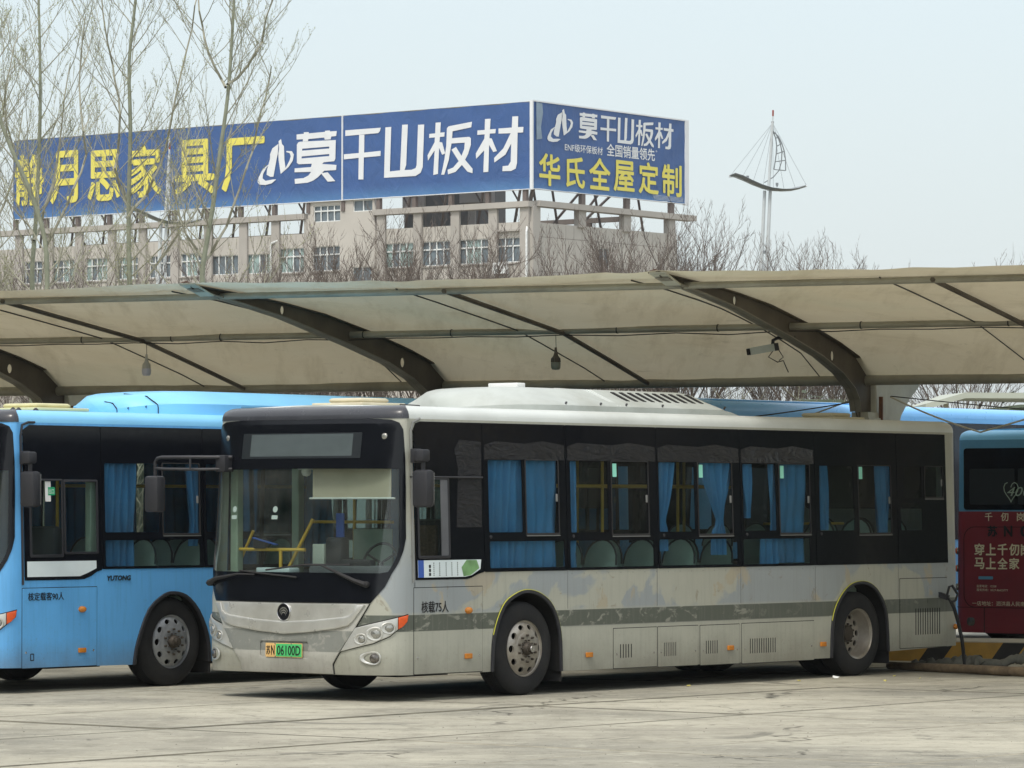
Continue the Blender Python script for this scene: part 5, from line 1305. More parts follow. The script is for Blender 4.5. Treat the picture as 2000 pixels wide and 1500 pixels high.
WINS = [(.27, 2.98, 18.85, 20.58, 1, 0), (3.75, 6.42, 18.85, 20.58, 1, 1), (7.15, 9.69, 18.85, 20.58, 1, 0), (10.48, 13.06, 18.85, 20.58, 1, 1), (17.1, 19.66, 18.83, 20.61, 1, 0), (20.48, 22.98, 18.83, 20.6, 1, 1),
        (23.66, 26.29, 18.87, 20.3, 0, 1), (26.99, 29.6, 18.9, 20.32, 0, 0), (30.5, 32.65, 18.9, 20.6, 1, 1), (33.7, 35.79, 18.9, 20.55, 1, 0), (36.98, 39.18, 18.9, 20.57, 1, 1), (40.1, 42.3, 18.9, 20.6, 1, 1), (43.5, 45.94, 18.9, 20.6, 1, 1), (46.9, 49.3, 18.9, 20.6, 1, 0),
        (14.15, 15.91, 17.84, 19.0, 2, 0), (17.06, 19.57, 22.37, 23.56, 3, 0), (14.06, 15.87, 22.97, 23.80, 2, 0)]
main_w = [w_ for w_ in WINS if w_[2] < 21]
fplate('wall', [[(0, 0), (52, 0), (52, 21.6), (13.8, 21.6), (13.8, 21.62), (0, 21.62)]] + [[(a, z), (a1, z), (a1, z1), (a, z1)] for a, a1, z, z1, _, _ in main_w if not (13.9 < a < 20)] , .3, -.15, M['wall'])
fplate('stair_tower_wall', [[(13.9, 0), (20.1, 0), (20.1, 25.2), (13.9, 25.2)]] + [[(a, z), (a1, z), (a1, z1), (a, z1)] for a, a1, z, z1, _, _ in WINS if 13.9 < a < 20], .3, .06, M['wall'])
fplate('wall', [[(.3, 0), (17.5, 0), (17.5, 21.65), (.3, 21.6)], [(8.0, 18.87), (9.25, 18.87), (9.25, 20.2), (8.0, 20.2)]], .3, -.15, M['wall'], 1)
mb = MB(); fbox(mb, .3, 52, 0, 21.3, -18, -17.7); fbox(mb, 51.7, 52, 0, 21.5, -17.7, -.3); fbox(mb, .3, 51.7, 21.1, 21.3, -17.7, -.32); mb.build('rear_wall_and_roof', M['concdk'], bd)
for a, a1, z, z1, st, gr in WINS + [(8.0, 9.25, 18.87, 20.2, 2, 9)]:
    face = 1 if gr == 9 else 0; d = .0 if not 13.9 < a < 20 or face else .2
    w_ = a1 - a; h = z1 - z; L = [[(a, z), (a1, z), (a1, z1), (a, z1)]]; f_ = .06
    nc = {0: 4, 1: 4, 2: 2, 3: 4}[st]; zr = z + h * .66 if st in (1, 3) else None
    for i in range(nc):
        x0, x1 = a + w_ * i / nc + f_ * .6, a + w_ * (i + 1) / nc - f_ * .6
        if zr: L += [[(x0, z + f_), (x1, z + f_), (x1, zr - f_ * .8), (x0, zr - f_ * .8)], [(x0, zr + f_ * .8), (x1, zr + f_ * .8), (x1, z1 - f_), (x0, z1 - f_)]]
        else: L += [[(x0, z + f_), (x1, z + f_), (x1, z1 - f_), (x0, z1 - f_)]]
    fr_ = fplate('window', L, .08, d - .12, M['bframe'], face)
    for i in range(nc):
        x0, x1 = a + w_ * i / nc, a + w_ * (i + 1) / nc
        mt = M['bpaneg'] if (gr == 1 and (i + int(a)) % 3) else M['bpane']
        fplate('pane', [[(x0, z + .02), (x1, z + .02), (x1, z1 - .02), (x0, z1 - .02)]], .02, d - .19, mt, face, fr_)
    if st == 1: mb = MB(); fbox(mb, a - .1, a1 + .1, z - .12, z - .02, -.02 + d, .10 + d, face); mb.build('sill', M['conc'], bd)
PIL = [.5 + 3.3 * k for k in range(16)]
PIL = [.45, 3.2, 6.57, 9.95, 13.3, 20.1, 23.24, 26.35, 29.8, 33.12, 36.37, 39.5, 42.9, 46.0, 49.2]
for a in PIL:
    mb = MB(); fbox(mb, a - .38, a + .38, 0, 22.62, .003, .20); mb.build('pilaster', M['conc'], bd)
    if a not in (13.3, 20.1): pass
for a in (.45, 5.8, 11.2, 16.7):
    mb = MB(); fbox(mb, a - .42, a + .42, 0 if a in (.45, 16.7) else 21.5, 22.68, -.28 if a > 1 else -.2, .18, 1); mb.build('pilaster', M['conc'], bd)
for a0, a1 in ((-.1, 13.95), (20.3, 52.2)):
    mb = MB(); fbox(mb, a0, a1, 22.63, 23.03, -.5, .42); mb.build('roof_beam', M['conc'], bd)
mb = MB(); fbox(mb, .45, 19.5, 22.70, 23.10, -.5, .42, 1); mb.build('roof_beam', M['conc'], bd)
mb = MB(); fbox(mb, 20, 52, 22.1, 22.45, -9.5, -9.1); mb.build('rear_roof_beam', M['concdk'], bd)
mb = MB(); fbox(mb, .5, 17, 22.3, 22.65, -12, -11.6, 0); mb.build('rear_roof_beam', M['concdk'], bd)
for a in PIL[5:]: mb = MB(); fbox(mb, a - .3, a + .3, 21.3, 22.1, -9.6, -9.0); mb.build('rear_pillar', M['concdk'], bd)
for a in (4, 9, 14): mb = MB(); fbox(mb, a - .4, a + .4, 21.3, 22.3, -12.1, -11.5); mb.build('rear_pillar', M['concdk'], bd)
# penthouse
mb = MB(); fbox(mb, 7.6, 13.9, 21.4, 25.5, -7, -3.2); mb.build('penthouse_wall', M['darkroom'], bd)
mb = MB(); fbox(mb, 11.9, 13.9, 23.0, 25.4, -3.19, -3.0); mb.build('penthouse_pier', M['wall'], bd)
mb = MB(); fbox(mb, 7.3, 7.9, 21.4, 25.4, -3.19, -3.0); mb.build('penthouse_pier', M['wall'], bd)
mb = MB(); fbox(mb, 5.6, 8.2, 23.4, 25.6, -3.15, -2.4); mb.build('roof_overhang', M['wall'], bd)
for face, rng in ((0, [.9 + .82 * k for k in range(62)]), (1, [1.2 + .95 * k for k in range(16)])):
    mb = MB()
    for a in rng:
        if face == 0 and any(abs(a - p) < .5 for p in PIL): continue
        fbox(mb, a - .012, a + .012, 20.75, 21.5, .0, .006, face)
        if not any(w_[0] - .1 < a < w_[1] + .1 for w_ in main_w) or face: fbox(mb, a - .012, a + .012, 16, 20.75, .0, .006, face)
    mb.build('render_groove', M['concdk'], bd)['kind'] = 'stuff'
mb = MB(); fbox(mb, .5, 17.0, 19.7 + .9, 20.63, .0, .008, 1); fbox(mb, .5, 17.0, 18.2, 18.23, .0, .008, 1); mb.build('render_groove', M['concdk'], bd)['kind'] = 'stuff'
mb = MB(); fbox(mb, .9, 2.9, 21.0, 21.12, 0, .25); mb.build('small_ledge', M['conc'], bd)
mb = MB(); fbox(mb, .9, 2.9, 17.55, 17.68, 0, .25); mb.build('small_ledge', M['conc'], bd)
for pts in ([lp(.25, 21.3, .1), lp(.05, 20.9, .45), lp(.05, 20.7, .45), lp(.05, 0, .45)], [lp(22.9, 21.25, .1), lp(23.5, 21.0, .32), lp(23.55, 20.7, .32), lp(23.55, 0, .32)]):
    MB().tube(pts, .075, 8).build('downpipe', M['bframe'], bd, True)
acu = empty('air_conditioner', BO + lp(2.35, 18.0, .3)); tag(acu, 'white outdoor air conditioner unit mounted under the corner window of the factory', 'air conditioner')
q = lambda a, z, d: lp(a, z, d) - lp(2.35, 18.0, .3)
mb = MB(); mb.add([q(a, z, d) for z in (18.05, 18.82) for a, d in ((1.8, .2), (2.9, .2), (2.9, .6), (1.8, .6))], [(3, 2, 1, 0), (4, 5, 6, 7), (0, 1, 5, 4), (1, 2, 6, 5), (2, 3, 7, 6), (3, 0, 4, 7)]); mb.build('casing', M['bframe'], acu)
bm = shape([circ(2.52, 18.43, .31, 24), circ(2.52, 18.43, .26, 24)], .03)
for v in bm.verts: v.co = q(v.co.x, v.co.y, .62 + v.co.z)
bm_obj(bm, 'fan_ring', M['bframe'], acu)
bm = shape([circ(2.52, 18.43, .26, 20)], .01)
for v in bm.verts: v.co = q(v.co.x, v.co.y, .606 + v.co.z)
f_ = bm_obj(bm, 'fan_grille', M['darkroom'], acu)
mb = MB()
for k in range(8):
    a = math.pi * k / 8; mb.bar(q(2.52 - .26 * math.cos(a), 18.43 - .26 * math.sin(a), .62), q(2.52 + .26 * math.cos(a), 18.43 + .26 * math.sin(a), .62), .012)
mb.build('fan_spokes', M['bframe'], acu)['kind'] = 'stuff'
for a in (1.95, 2.75): MB().bar(q(a, 18.03, .05), q(a, 18.03, .6), .04).bar(q(a, 17.75, .05), q(a, 18.0, .55), .03).build('bracket', M['rusty'], acu)

# billboard
def banner(name, c0):
    m, n, p, o = newmat(name)
    t = n.nodes.new('ShaderNodeTexCoord'); s_ = n.nodes.new('ShaderNodeSeparateXYZ'); n.links.new(t.outputs['Object'], s_.inputs[0])
    c = mixc(n, step_(n, s_.outputs[2], 24.75, 23.95), c0, srgb(72, 118, 168))
    c = mixc(n, math_(n, 'MULTIPLY', step_(n, noise_(n, .35, 5, .6), .4, .8), .3), c, srgb(54, 98, 172))
    n.links.new(c, p.inputs['Base Color']); p.inputs['Roughness'].default_value = .5
    bp = n.nodes.new('ShaderNodeBump'); bp.inputs['Strength'].default_value = .8; bp.inputs['Distance'].default_value = .12
    n.links.new(noise_(n, .9, 5, .55, dist=1.2, mapscale=(1, 1, .6)), bp.inputs['Height']); n.links.new(bp.outputs[0], p.inputs['Normal'])
    return m
M['banner'] = banner('blue_banner_vinyl', srgb(50, 86, 142))
M['bwhite'] = simple('white_banner_print', srgb(222, 226, 230), .5, var=.04, scale=1)
M['byellow'] = simple('yellow_banner_print', srgb(224, 214, 96), .5, var=.05, scale=1)
bb = empty('billboard', BO); tag(bb, 'long blue two-sided rooftop billboard with white and yellow Chinese lettering', 'billboard')
def bpanel(a0, a1, z0, z1, face, name='banner_panel'):
    nx, nz = max(4, int((a1 - a0) / .4)), 14; vs = []
    for j in range(nz + 1):
        for i in range(nx + 1):
            a = a0 + (a1 - a0) * i / nx; z = z0 + (z1 - z0) * j / nz
            d = .36 + .006 * math.sin(a * 2.3 + z) + .012 * math.sin(z * 3.1 - a)
            zz = z + (.03 * math.sin(a * 1.7) if j in (0, nz) else 0); vs.append(lp(a, zz, d, face))
    n = nx + 1
    return from_data(name, vs, [(j * n + i, j * n + i + 1, (j + 1) * n + i + 1, (j + 1) * n + i) for j in range(nz) for i in range(nx)], M['banner'], bb, True)
for a0, a1 in ((-.36, 16.66), (16.74, 33.4), (33.5, 49.6)): bpanel(a0, a1, 23.86, 29.88, 0)
bpanel(-.34, 18.1, 23.90, 29.95, 1)
for a in (16.7, 33.45): mb = MB(); fbox(mb, a - .05, a + .05, 23.8, 29.95, .30, .44); mb.build('edge_strip', M['bwhite'], bb)
for a, w_ in ((-.34, .12), (18.25, .42)): mb = MB(); fbox(mb, a - w_ / 2, a + w_ / 2, 23.8, 30.0, .2, .45, 1); mb.build('edge_strip', M['bwhite'], bb)
mb = MB(); fbox(mb, -.3, 18.4, 29.93, 30.02, .2, .42, 1); mb.build('top_rail', M['bwhite'], bb)
mb = MB(); fbox(mb, -.3, 49.6, 29.88, 29.93, .1, .33, 0); mb.build('top_rail', M['steel'], bb)
mb = MB(); fbox(mb, -.3, 49.6, 23.82, 23.87, .1, .40, 0); fbox(mb, -.3, 18.2, 23.86, 23.90, .1, .40, 1); mb.build('bottom_rail', M['bwhite'], bb)
for k in range(16):
    a = .35 + 3.28 * k
    mb = MB(); fbox(mb, a - .16, a + .16, 23.04, 29.8, .0, .30); mb.build('post', M['rusty'], bb)
    if k < 15 and not 12.5 < a < 19:
        MB().bar(lp(a + .3, 24.4, .2), lp(a + 2.0, 21.65, -1.2), .16).bar(lp(a + 2.6, 24.6, -1.2), lp(a + 1.2, 21.7, -2.0), .12).build('brace', M['rusty'], bb)['kind'] = 'stuff'
for a in (5.75, 11.1, 16.6):
    mb = MB(); fbox(mb, a - .22, a + .22, 23.11, 29.8, .0, .30, 1); mb.build('post', M['rusty'], bb)
for a, b_ in ((1, 3), (6.8, 4.6), (3.2, 5.2), (8.2, 10.4), (10.6, 7.6), (13.5, 15.6), (9.0, 7.2)):
    MB().bar(lp(a, 24.3, -.6, 1), lp(b_, 21.7, -1.6, 1), .15).build('brace', M['rusty'], bb)
MB().bar(lp(1.2, 21.7, -1.0), lp(-.1, 24.2, -.2), .22).build('brace', M['rusty'], bb)
# ---- lettering, traced strokes of the left board: u right, v down, in units of the board's own drawing grid
GL = {
 '莫': [[(320,235),(372,230),(372,219),(407,217),(407,227),(525,216),(525,208),(560,206),(560,213),(610,210),(606,246),(570,250),(566,270),(523,273),(520,257),(405,268),(402,283),(365,285),(365,269),(320,272)],
        [(322,308),(332,292),(345,287),(603,275),(600,412),(592,428),(515,436),(505,448),(608,455),(605,492),(520,497),(478,540),(440,568),(400,583),(308,592),(306,556),(370,550),(405,532),(425,505),(305,508),(306,480),(425,470),(430,446),(335,450),(322,440)],
        [(497,515),(545,508),(600,572),(545,576)]],
 '千': [[(672,205),(928,186),(922,210),(910,225),(672,246)], [(662,378),(770,369),(772,238),(810,236),(808,366),(927,353),(927,390),(806,401),(803,560),(767,560),(769,404),(662,415)]],
 '山': [[(962,184),(1004,180),(994,502),(1068,494),(1083,165),(1124,163),(1112,455),(1100,492),(1150,490),(1180,478),(1188,455),(1198,165),(1242,163),(1232,470),(1216,512),(1180,535),(952,548)]],
 '板': [[(1325,150),(1362,147),(1358,222),(1390,219),(1388,250),(1356,253),(1353,290),(1372,292),(1394,372),(1372,382),(1350,330),(1342,520),(1308,528),(1318,350),(1270,424),(1267,385),(1318,290),(1320,256),(1278,260),(1280,231),(1322,227)],
        [(1407,190),(1420,176),(1588,143),(1583,183),(1448,212),(1444,262),(1568,252),(1580,262),(1580,310),(1560,375),(1538,418),(1592,482),(1592,515),(1555,503),(1515,455),(1470,505),(1415,523),(1412,490),(1452,474),(1492,428),(1440,345),(1472,325),(1512,390),(1532,340),(1536,294),(1440,300),(1420,420),(1388,525),(1366,526),(1388,420),(1402,320)]],
 '材': [[(1682,124),(1722,121),(1718,198),(1760,195),(1757,226),(1716,229),(1714,262),(1730,263),(1768,355),(1742,362),(1712,310),(1706,505),(1670,508),(1676,350),(1618,412),(1616,372),(1677,265),(1680,234),(1626,238),(1628,206),(1680,202)],
        [(1780,192),(1876,185),(1880,105),(1922,103),(1920,182),(1960,180),(1958,220),(1918,222),(1914,440),(1904,482),(1870,499),(1808,500),(1810,464),(1850,460),(1868,430),(1872,300),(1830,380),(1750,438),(1748,405),(1815,335),(1868,226),(1780,229)]],
 'logo': [[(145,335),(188,303),(184,372),(178,400),(152,540),(130,541),(103,526),(106,490),(128,410),(128,378)],
          [(190,283),(207,268),(215,306),(228,318),(232,420),(240,478),(268,425),(278,392),(270,370),(245,362),(247,354),(285,355),(300,380),(292,425),(262,470),(205,520),(190,420),(188,372),(194,340)],
          [(155,422),(75,485),(42,555),(38,580),(52,598),(95,600),(140,588),(172,560),(150,560),(95,570),(74,552),(78,520),(105,470)]],
}
def unproj(px, py, face):
    a_ = math.atan(237 / F_PX); dx, dz = (px - 1000) / F_PX, (750 - py) / F_PX
    d = Vector((dx, math.cos(a_) - dz * math.sin(a_), math.sin(a_) + dz * math.cos(a_)))
    nrm = BR if face == 0 else BL; al = BL if face == 0 else BR
    c = Vector((0, 0, EYE)); t = (BO - c).dot(nrm) / d.dot(nrm); P = c + d * t - BO; return P.dot(al), P.z
def letters(chars, grid, name, mt, face, fit=None):
    for ch in chars:
        for i, lp_ in enumerate(GL[ch]):
            loops = [[grid(u, v) for u, v in lp_]]
            if ch == '莫' and i == 1:   # the two slots
                for sl in ([(360,338),(556,322),(556,336),(360,352)], [(356,394),(556,376),(556,391),(356,408)]): loops.append([grid(u, v) for u, v in sl])
            fplate(name, loops, .01, .40 + .003 * i, mt, face, bb)
gridL = lambda u, v: unproj(500 + u / 3.7037, 200 + v / 3.7037, 0)
letters(['莫', '千', '山', '板', '材', 'logo'], gridL, 'banner_letter', M['bwhite'], 0)
def gridR(u, v):   # the same artwork at the right board's size
    a, z = gridL(u, v); a0 = gridL(305, 400)[0]; a1 = gridL(1960, 400)[0]; z0 = gridL(308, 592)[1]; z1 = gridL(545, 206)[1]
    A0 = unproj(1020 + 598 / 5.882, 240, 1)[0]; A1 = unproj(1020 + 1685 / 5.882, 260, 1)[0]
    Z0 = unproj(1020 + 605 / 5.882, 190 + 475 / 5.882, 1)[1]; Z1 = unproj(1020 + 740 / 5.882, 190 + 190 / 5.882, 1)[1]
    return A0 + (a - a0) / (a1 - a0) * (A1 - A0), Z0 + (z - z0) / (z1 - z0) * (Z1 - Z0)
letters(['莫', '千', '山', '板', '材'], gridR, 'banner_letter', M['bwhite'], 1)
def gridLogo(u, v):
    a, z = gridL(u, v); a0, z0 = gridL(38, 600); a1, z1 = gridL(300, 268)
    A0, Z0 = unproj(1020 + 235 / 5.882, 190 + 505 / 5.882, 1); A1, Z1 = unproj(1020 + 530 / 5.882, 190 + 160 / 5.882, 1)
    return A0 + (a - a0) / (a1 - a0) * (A1 - A0), Z0 + (z - z0) / (z1 - z0) * (Z1 - Z0)
letters(['logo'], gridLogo, 'banner_logo', M['bwhite'], 1)
def btext(s_, px0, px1, py0, py1, face, mt, bold, name='banner_letter', dup=0.0):
    """text whose lower-left .. upper-right corners sit at the two drawing points"""
    a0, z0 = unproj(px0, py1, face); a1, z1 = unproj(px1, py0, face)
    bm = text_bm(s_, abs(z1 - z0), bold, abs(a1 - a0)); sg = -1 if face == 0 else 1
    for v in bm.verts: v.co = lp(a0 + sg * v.co.x, z0 + v.co.y, .40 + v.co.z, face)
    return bm_obj(bm, name, mt, bb, False)
for ch, x0, x1, y0, y1 in (('静', 36, 93, 300, 404), ('月', 105, 160, 293, 400), ('思', 178, 243, 291, 395), ('家', 257, 322, 281, 388), ('具', 348, 427, 270, 383), ('厂', 440, 524, 266, 376)):
    btext(ch, x0, x1, y0, y1, 0, M['byellow'], .022)
r5 = lambda u, v: (1020 + u / 5.882, 190 + v / 5.882)
for ch, x0, x1, y0, y1 in (('华', 140, 385, 665, 1010), ('氏', 450, 668, 700, 1035), ('全', 715, 960, 715, 1055), ('屋', 997, 1238, 745, 1078), ('定', 1285, 1515, 765, 1105), ('制', 1553, 1780, 790, 1132)):
    (a, b_), (c_, d_) = r5(x0, y0), r5(x1, y1); btext(ch, a, c_, b_, d_, 1, M['byellow'], .022)
(a, d_), (c_, b_) = r5(437, 618), r5(872, 578); btext('ENF级环保板材', a, c_, b_, d_, 1, M['bwhite'], .008)
(a, d_), (c_, b_) = r5(918, 676), r5(1472, 598); btext('全国销量领先', a, c_, b_, d_, 1, M['bwhite'], .015)
(a, b_), (c_, d_) = r5(1480, 612), r5(1500, 636); btext('*', a, c_, b_, d_, 1, M['bwhite'], .0)
mb = MB()
for k in range(4): fbox(mb, 14 + k * .05, 17.8, 24.28 - k * .09, 24.30 - k * .09, .39, .40, 1)
mb.build('fine_print', M['bwhite'], bb)['kind'] = 'stuff'
# pale patch where the vinyl lifts at the corner
fplate('lifted_vinyl', [[(.1, 29.9), (.75, 29.85), (.85, 29.2), (.6, 28.2), (.75, 27.4), (.1, 27.3)]], .02, .41, simple('faded_vinyl', srgb(130, 150, 170), .5, var=.15, scale=1.5), 1, bb)

# ------------------------------------------------------------------ lower wing left of the factory
wg = empty('low_annex', BO + lp(52.2, 0, 3)); tag(wg, 'low concrete annex with a flat roof at the far left of the factory', 'building')
mb = MB(); fbox(mb, 0, 14, 0, 20.9, -12, 0); mb.build('wall', M['wall'], wg); mb = MB(); fbox(mb, -.2, 14.2, 20.9, 21.25, -12.2, .4); mb.build('roof_slab', M['conc'], wg)
for k in range(3): mb = MB(); fbox(mb, 1.2 + 4 * k, 3.6 + 4 * k, 18.9, 20.4, .003, .06); mb.build('window', M['bpane'], wg)

# ------------------------------------------------------------------ sail-shaped yard lamps
M['lampwhite'] = simple('lamp_white_paint', srgb(196, 202, 204), .4, .1, var=.05, scale=2)
M['lampgrey'] = simple('lamp_grey_underside', srgb(128, 134, 138), .5, .1, var=.08, scale=2)
M['redtip'] = simple('faded_red_tip', srgb(150, 66, 52), .5)
def sail_lamp(base, hz, label, group):
    t = empty('sail_lamp', base); tag(t, label, 'street lamp', group)
    k = .00507 * 1.0
    X = lambda u: (u - 500) * k; Z = lambda v: hz + (745 - v) * k
    for (u0, u1, n) in ((478, 448, 0), (521, 492, 1)):
        MB().tube([(X(u1) - .1, 0, 0), (X(u1), 0, hz - 3.2), (X(u0), 0, hz)], [.085, .08, .065], 10).build('pole', M['lampwhite'], t, True)
    MB().bar((X(455), 0, Z(1220)), (X(500), 0, Z(1220)), .12).build('pole_clamp', M['lampgrey'], t)
    MB().tube([(X(508), 0, Z(745)), (X(540), 0, Z(215))], [.062, .05], 10).build('mast', M['lampwhite'], t, True)
    MB().tube([(X(540), 0, Z(215)), (X(543), 0, Z(168))], .024, 8).build('mast_top', M['lampwhite'], t, True)
    MB().tube([(X(543), 0, Z(168)), (X(544), 0, Z(122))], .035, 8).build('mast_tip', M['redtip'], t, True)
    for v in (215, 285): MB().tube([(X(540) - .055, 0, Z(v)), (X(540) + .055, 0, Z(v))], .03, 8).build('mast_collar', M['lampgrey'], t)
    hull = [(203, 632), (250, 632), (310, 655), (380, 690), (460, 722), (530, 738), (610, 742), (680, 738), (740, 725), (803, 705)]
    vs = []; n = len(hull)
    for i, (u, v) in enumerate(hull):
        s_ = math.sin(math.pi * (i / (n - 1)) ** .9) ** .6 * .42 + .01
        rl_ = .62 - 1.05 * (i / (n - 1)); q_ = .4 + .6 * math.sin(math.pi * i / (n - 1))
        for y, dz in ((-s_, .05), (-s_ * .6, .0), (0, -.03), (s_ * .6, 0), (s_, .05)): vs.append((X(u), y, Z(v) + dz * q_ - y * rl_ * .55))
        for y in (s_, -s_): vs.append((X(u), y * .96, Z(v) + .06 * q_ - y * rl_ * .55))
    m_ = 7; fs = [(i * m_ + j, i * m_ + (j + 1) % m_, (i + 1) * m_ + (j + 1) % m_, (i + 1) * m_ + j) for i in range(n - 1) for j in range(m_)]
    from_data('hull', vs, fs, M['lampgrey'], t, True)
    MB().tube([(X(u), 0, Z(v) - .02) for u, v in hull], .035, 6).build('keel_rail', M['lampwhite'], t, True)
    for u, v in ((346, 650), (573, 705)):
        MB().bar((X(u), -.05, Z(v) + .0), (X(u), -.05, Z(v) + .10), .13, .10).bar((X(u), -.05, Z(v) - .07), (X(u), -.05, Z(v)), .04).build('floodlight', M['lampgrey'], t)
    outer = [(548, 290), (585, 325), (612, 380), (630, 440), (640, 510), (640, 590)]; inner = [(546, 290), (565, 340), (572, 400), (568, 460), (560, 520), (550, 580)]
    for nm, L in (('sail_rib', outer), ('sail_rib', inner), ('sail_rib', [(560, 295), (598, 370), (612, 450), (608, 520), (588, 590), (545, 640), (475, 683)])):
        MB().tube([(X(u), .05 if L is inner else 0, Z(v)) for u, v in L], .024, 6).build(nm, M['lampgrey'], t, True)
    for i in range(1, 6): MB().tube([(X(outer[i][0]), 0, Z(outer[i][1])), (X(inner[i][0]), .05, Z(inner[i][1]))], .020, 5).build('sail_rung', M['lampgrey'], t)
    for u, v in ((225, 615), (308, 635), (385, 685), (465, 715), (545, 735), (628, 735), (715, 725), (798, 700)):
        MB().tube([(X(540), 0, Z(222)), (X(u), 0, Z(v))], .006, 4).build('stay_wire', M['lampgrey'], t)
    return t
sail_lamp(Vector((10.0, 158, 0)), 14.25, 'white sail-boat shaped lamp with red mast tip standing clear against the sky', 'sail-shaped yard lamps')
sail_lamp(Vector((-13.62, 158, 0)), 12.95, 'white sail-boat shaped lamp partly hidden behind the bare poplars', 'sail-shaped yard lamps')

# ------------------------------------------------------------------ bare trees
M['bark'] = simple('grey_green_poplar_bark', srgb(134, 139, 122), .9, var=.15, scale=5)
M['twig'] = simple('olive_grey_twigs', srgb(150, 149, 134), .9, var=.15, scale=3)
M['bud'] = simple('yellow_green_buds', srgb(150, 158, 96), .8, var=.2, scale=8)
M['btwig'] = simple('brown_grey_twigs', srgb(100, 90, 83), .9, var=.18, scale=3)
M['bbark'] = simple('dark_brown_bark', srgb(96, 86, 78), .9, var=.15, scale=3)
class Tree:
    def __init__(s, seed): s.r = random.Random(seed); s.tw = MB(); s.bd = MB(); s.mn = .0048
    def branch(s, p, d, L, r0, up, depth, kids, bud, wob=.16, kink=5):
        rr = s.r; pts = [p.copy()]; n = max(3, kink); q = p.copy(); dd = d.normalized()
        for i in range(n):
            dd = (dd + Vector((rr.uniform(-wob, wob), rr.uniform(-wob, wob), up + rr.uniform(-wob, wob) * .5))).normalized()
            q = q + dd * (L / n); pts.append(q.copy())
        s.tw.tube(pts, [r0 * (1 - .75 * i / n) for i in range(n + 1)], 4 if r0 > .012 else 3, False)
        if depth > 0:
            for k in range(kids):
                t = .18 + .8 * (k + rr.random()) / kids; i = min(n - 1, int(t * n)); b0 = pts[i].lerp(pts[i + 1], t * n - i)
                ax = (pts[i + 1] - pts[i]).normalized(); sd = Vector((rr.uniform(-1, 1), rr.uniform(-1, 1), rr.uniform(-.2, .5))).normalized()
                nd = (ax * .75 + sd * .62).normalized()
                s.branch(b0, nd, L * rr.uniform(.32, .55) * (1.15 - t * .5), max(s.mn, r0 * .42), up * 1.3, depth - 1, max(3, int(kids * .7)), bud, wob, 4)
        if bud and depth <= 1:
            for k in range(bud):
                t = rr.random(); i = min(n - 1, int(t * n)); c = pts[i].lerp(pts[i + 1], t * n - i); h_ = rr.uniform(.015, .035)
                e_ = Vector((rr.uniform(-1, 1), rr.uniform(-1, 1), rr.uniform(-.3, 1))).normalized() * h_
                w_ = Vector((e_.y, -e_.x, 0)) * .35 + Vector((0, 0, .003))
                s.bd.add([c, c + e_ * .6 + w_, c + e_ * 1.5, c + e_ * .6 - w_], [(0, 1, 2), (0, 2, 3)])
def dpt(px, py, D): return Vector(((px - 1000) * D / F_PX, D, EYE + (987 - py) * D / F_PX))
def poplar(px, D, seed, path, forks, label):
    base = dpt(px, 987, D); base.z = 0
    t = empty('poplar_tree', base); tag(t, label, 'tree', 'bare poplars behind the canopy')
    T = Tree(seed); rr = T.r
    P = [Vector((0, 0, 0))] + [dpt(x, y, D) - base for x, y in smooth_(path, 3)]
    n = len(P); top = P[-1].z
    MB().tube(P, [.086 * (1 - .75 * (p.z / top)) for p in P], 9).build('trunk', M['bark'], t, True)
    def at(z):
        for a, b_ in zip(P, P[1:]):
            if a.z <= z <= b_.z: return a.lerp(b_, (z - a.z) / (b_.z - a.z))
        return P[-1]
    z = 5.0
    while z < top - .3:
        a = rr.uniform(0, 2 * math.pi); fr = (z - 5) / (top - 5)
        d = Vector((math.cos(a), math.sin(a) * .8, .75 + .6 * fr)); L = rr.uniform(1.8, 3.4) * (1 - .45 * fr)
        T.branch(at(z), d, L, .021 * (1 - .5 * fr), .10, 2, 7, 5, .13, 6); z += rr.uniform(.24, .46)
    for pth in forks:
        Q = [dpt(x, y, D) - base + Vector((0, rr.uniform(-.3, .3), 0)) for x, y in smooth_(pth, 3)]
        T.tw.tube(Q, [.032 * (1 - .65 * i / (len(Q) - 1)) for i in range(len(Q))], 6, False)
        for a, b_ in zip(Q, Q[1:]):
            m_ = max(1, int((b_ - a).length / .62))
            for i in range(m_):
                an = rr.uniform(0, 6.28); T.branch(a.lerp(b_, (i + rr.random()) / m_), Vector((math.cos(an), math.sin(an), .9)), rr.uniform(1.0, 2.1), .012, .1, 2, 5, 5, .14, 5)
    T.tw.build('branches', M['twig'], t, fix=False)['kind'] = 'stuff'; T.bd.build('buds', M['bud'], t, fix=False)['kind'] = 'stuff'
    return t
poplar(252, 86, 11, [(252, 560), (250, 400), (253, 250), (250, 120), (262, 0), (268, -90), (272, -190)], [[(252, 410), (225, 330), (235, 225), (215, 120), (200, 20), (190, -60)], [(250, 425), (300, 350), (330, 250), (352, 140), (380, 10), (392, -80)], [(250, 600), (300, 520), (375, 420), (420, 340)]], 'bare poplar with the thickest straight trunk, in front of the yellow lettering')
poplar(396, 84, 23, [(396, 560), (395, 520), (412, 420), (428, 300), (444, 180), (452, 60), (458, -60), (462, -150)], [[(398, 510), (440, 440), (480, 330), (510, 220), (530, 130)], [(440, 170), (405, 100), (388, 20), (380, -60)], [(444, 165), (500, 100), (520, 30), (545, -50)], [(396, 505), (350, 430), (335, 330)]], 'bare poplar leaning right, the rightmost of the group')
poplar(64, 90, 37, [(62, 560), (62, 515), (70, 403), (76, 224), (75, 93), (72, -20), (74, -110)], [[(66, 470), (100, 360), (120, 240), (135, 120)], [(70, 400), (30, 320), (5, 210), (-20, 120)]], 'slim bare poplar near the left edge of the picture')
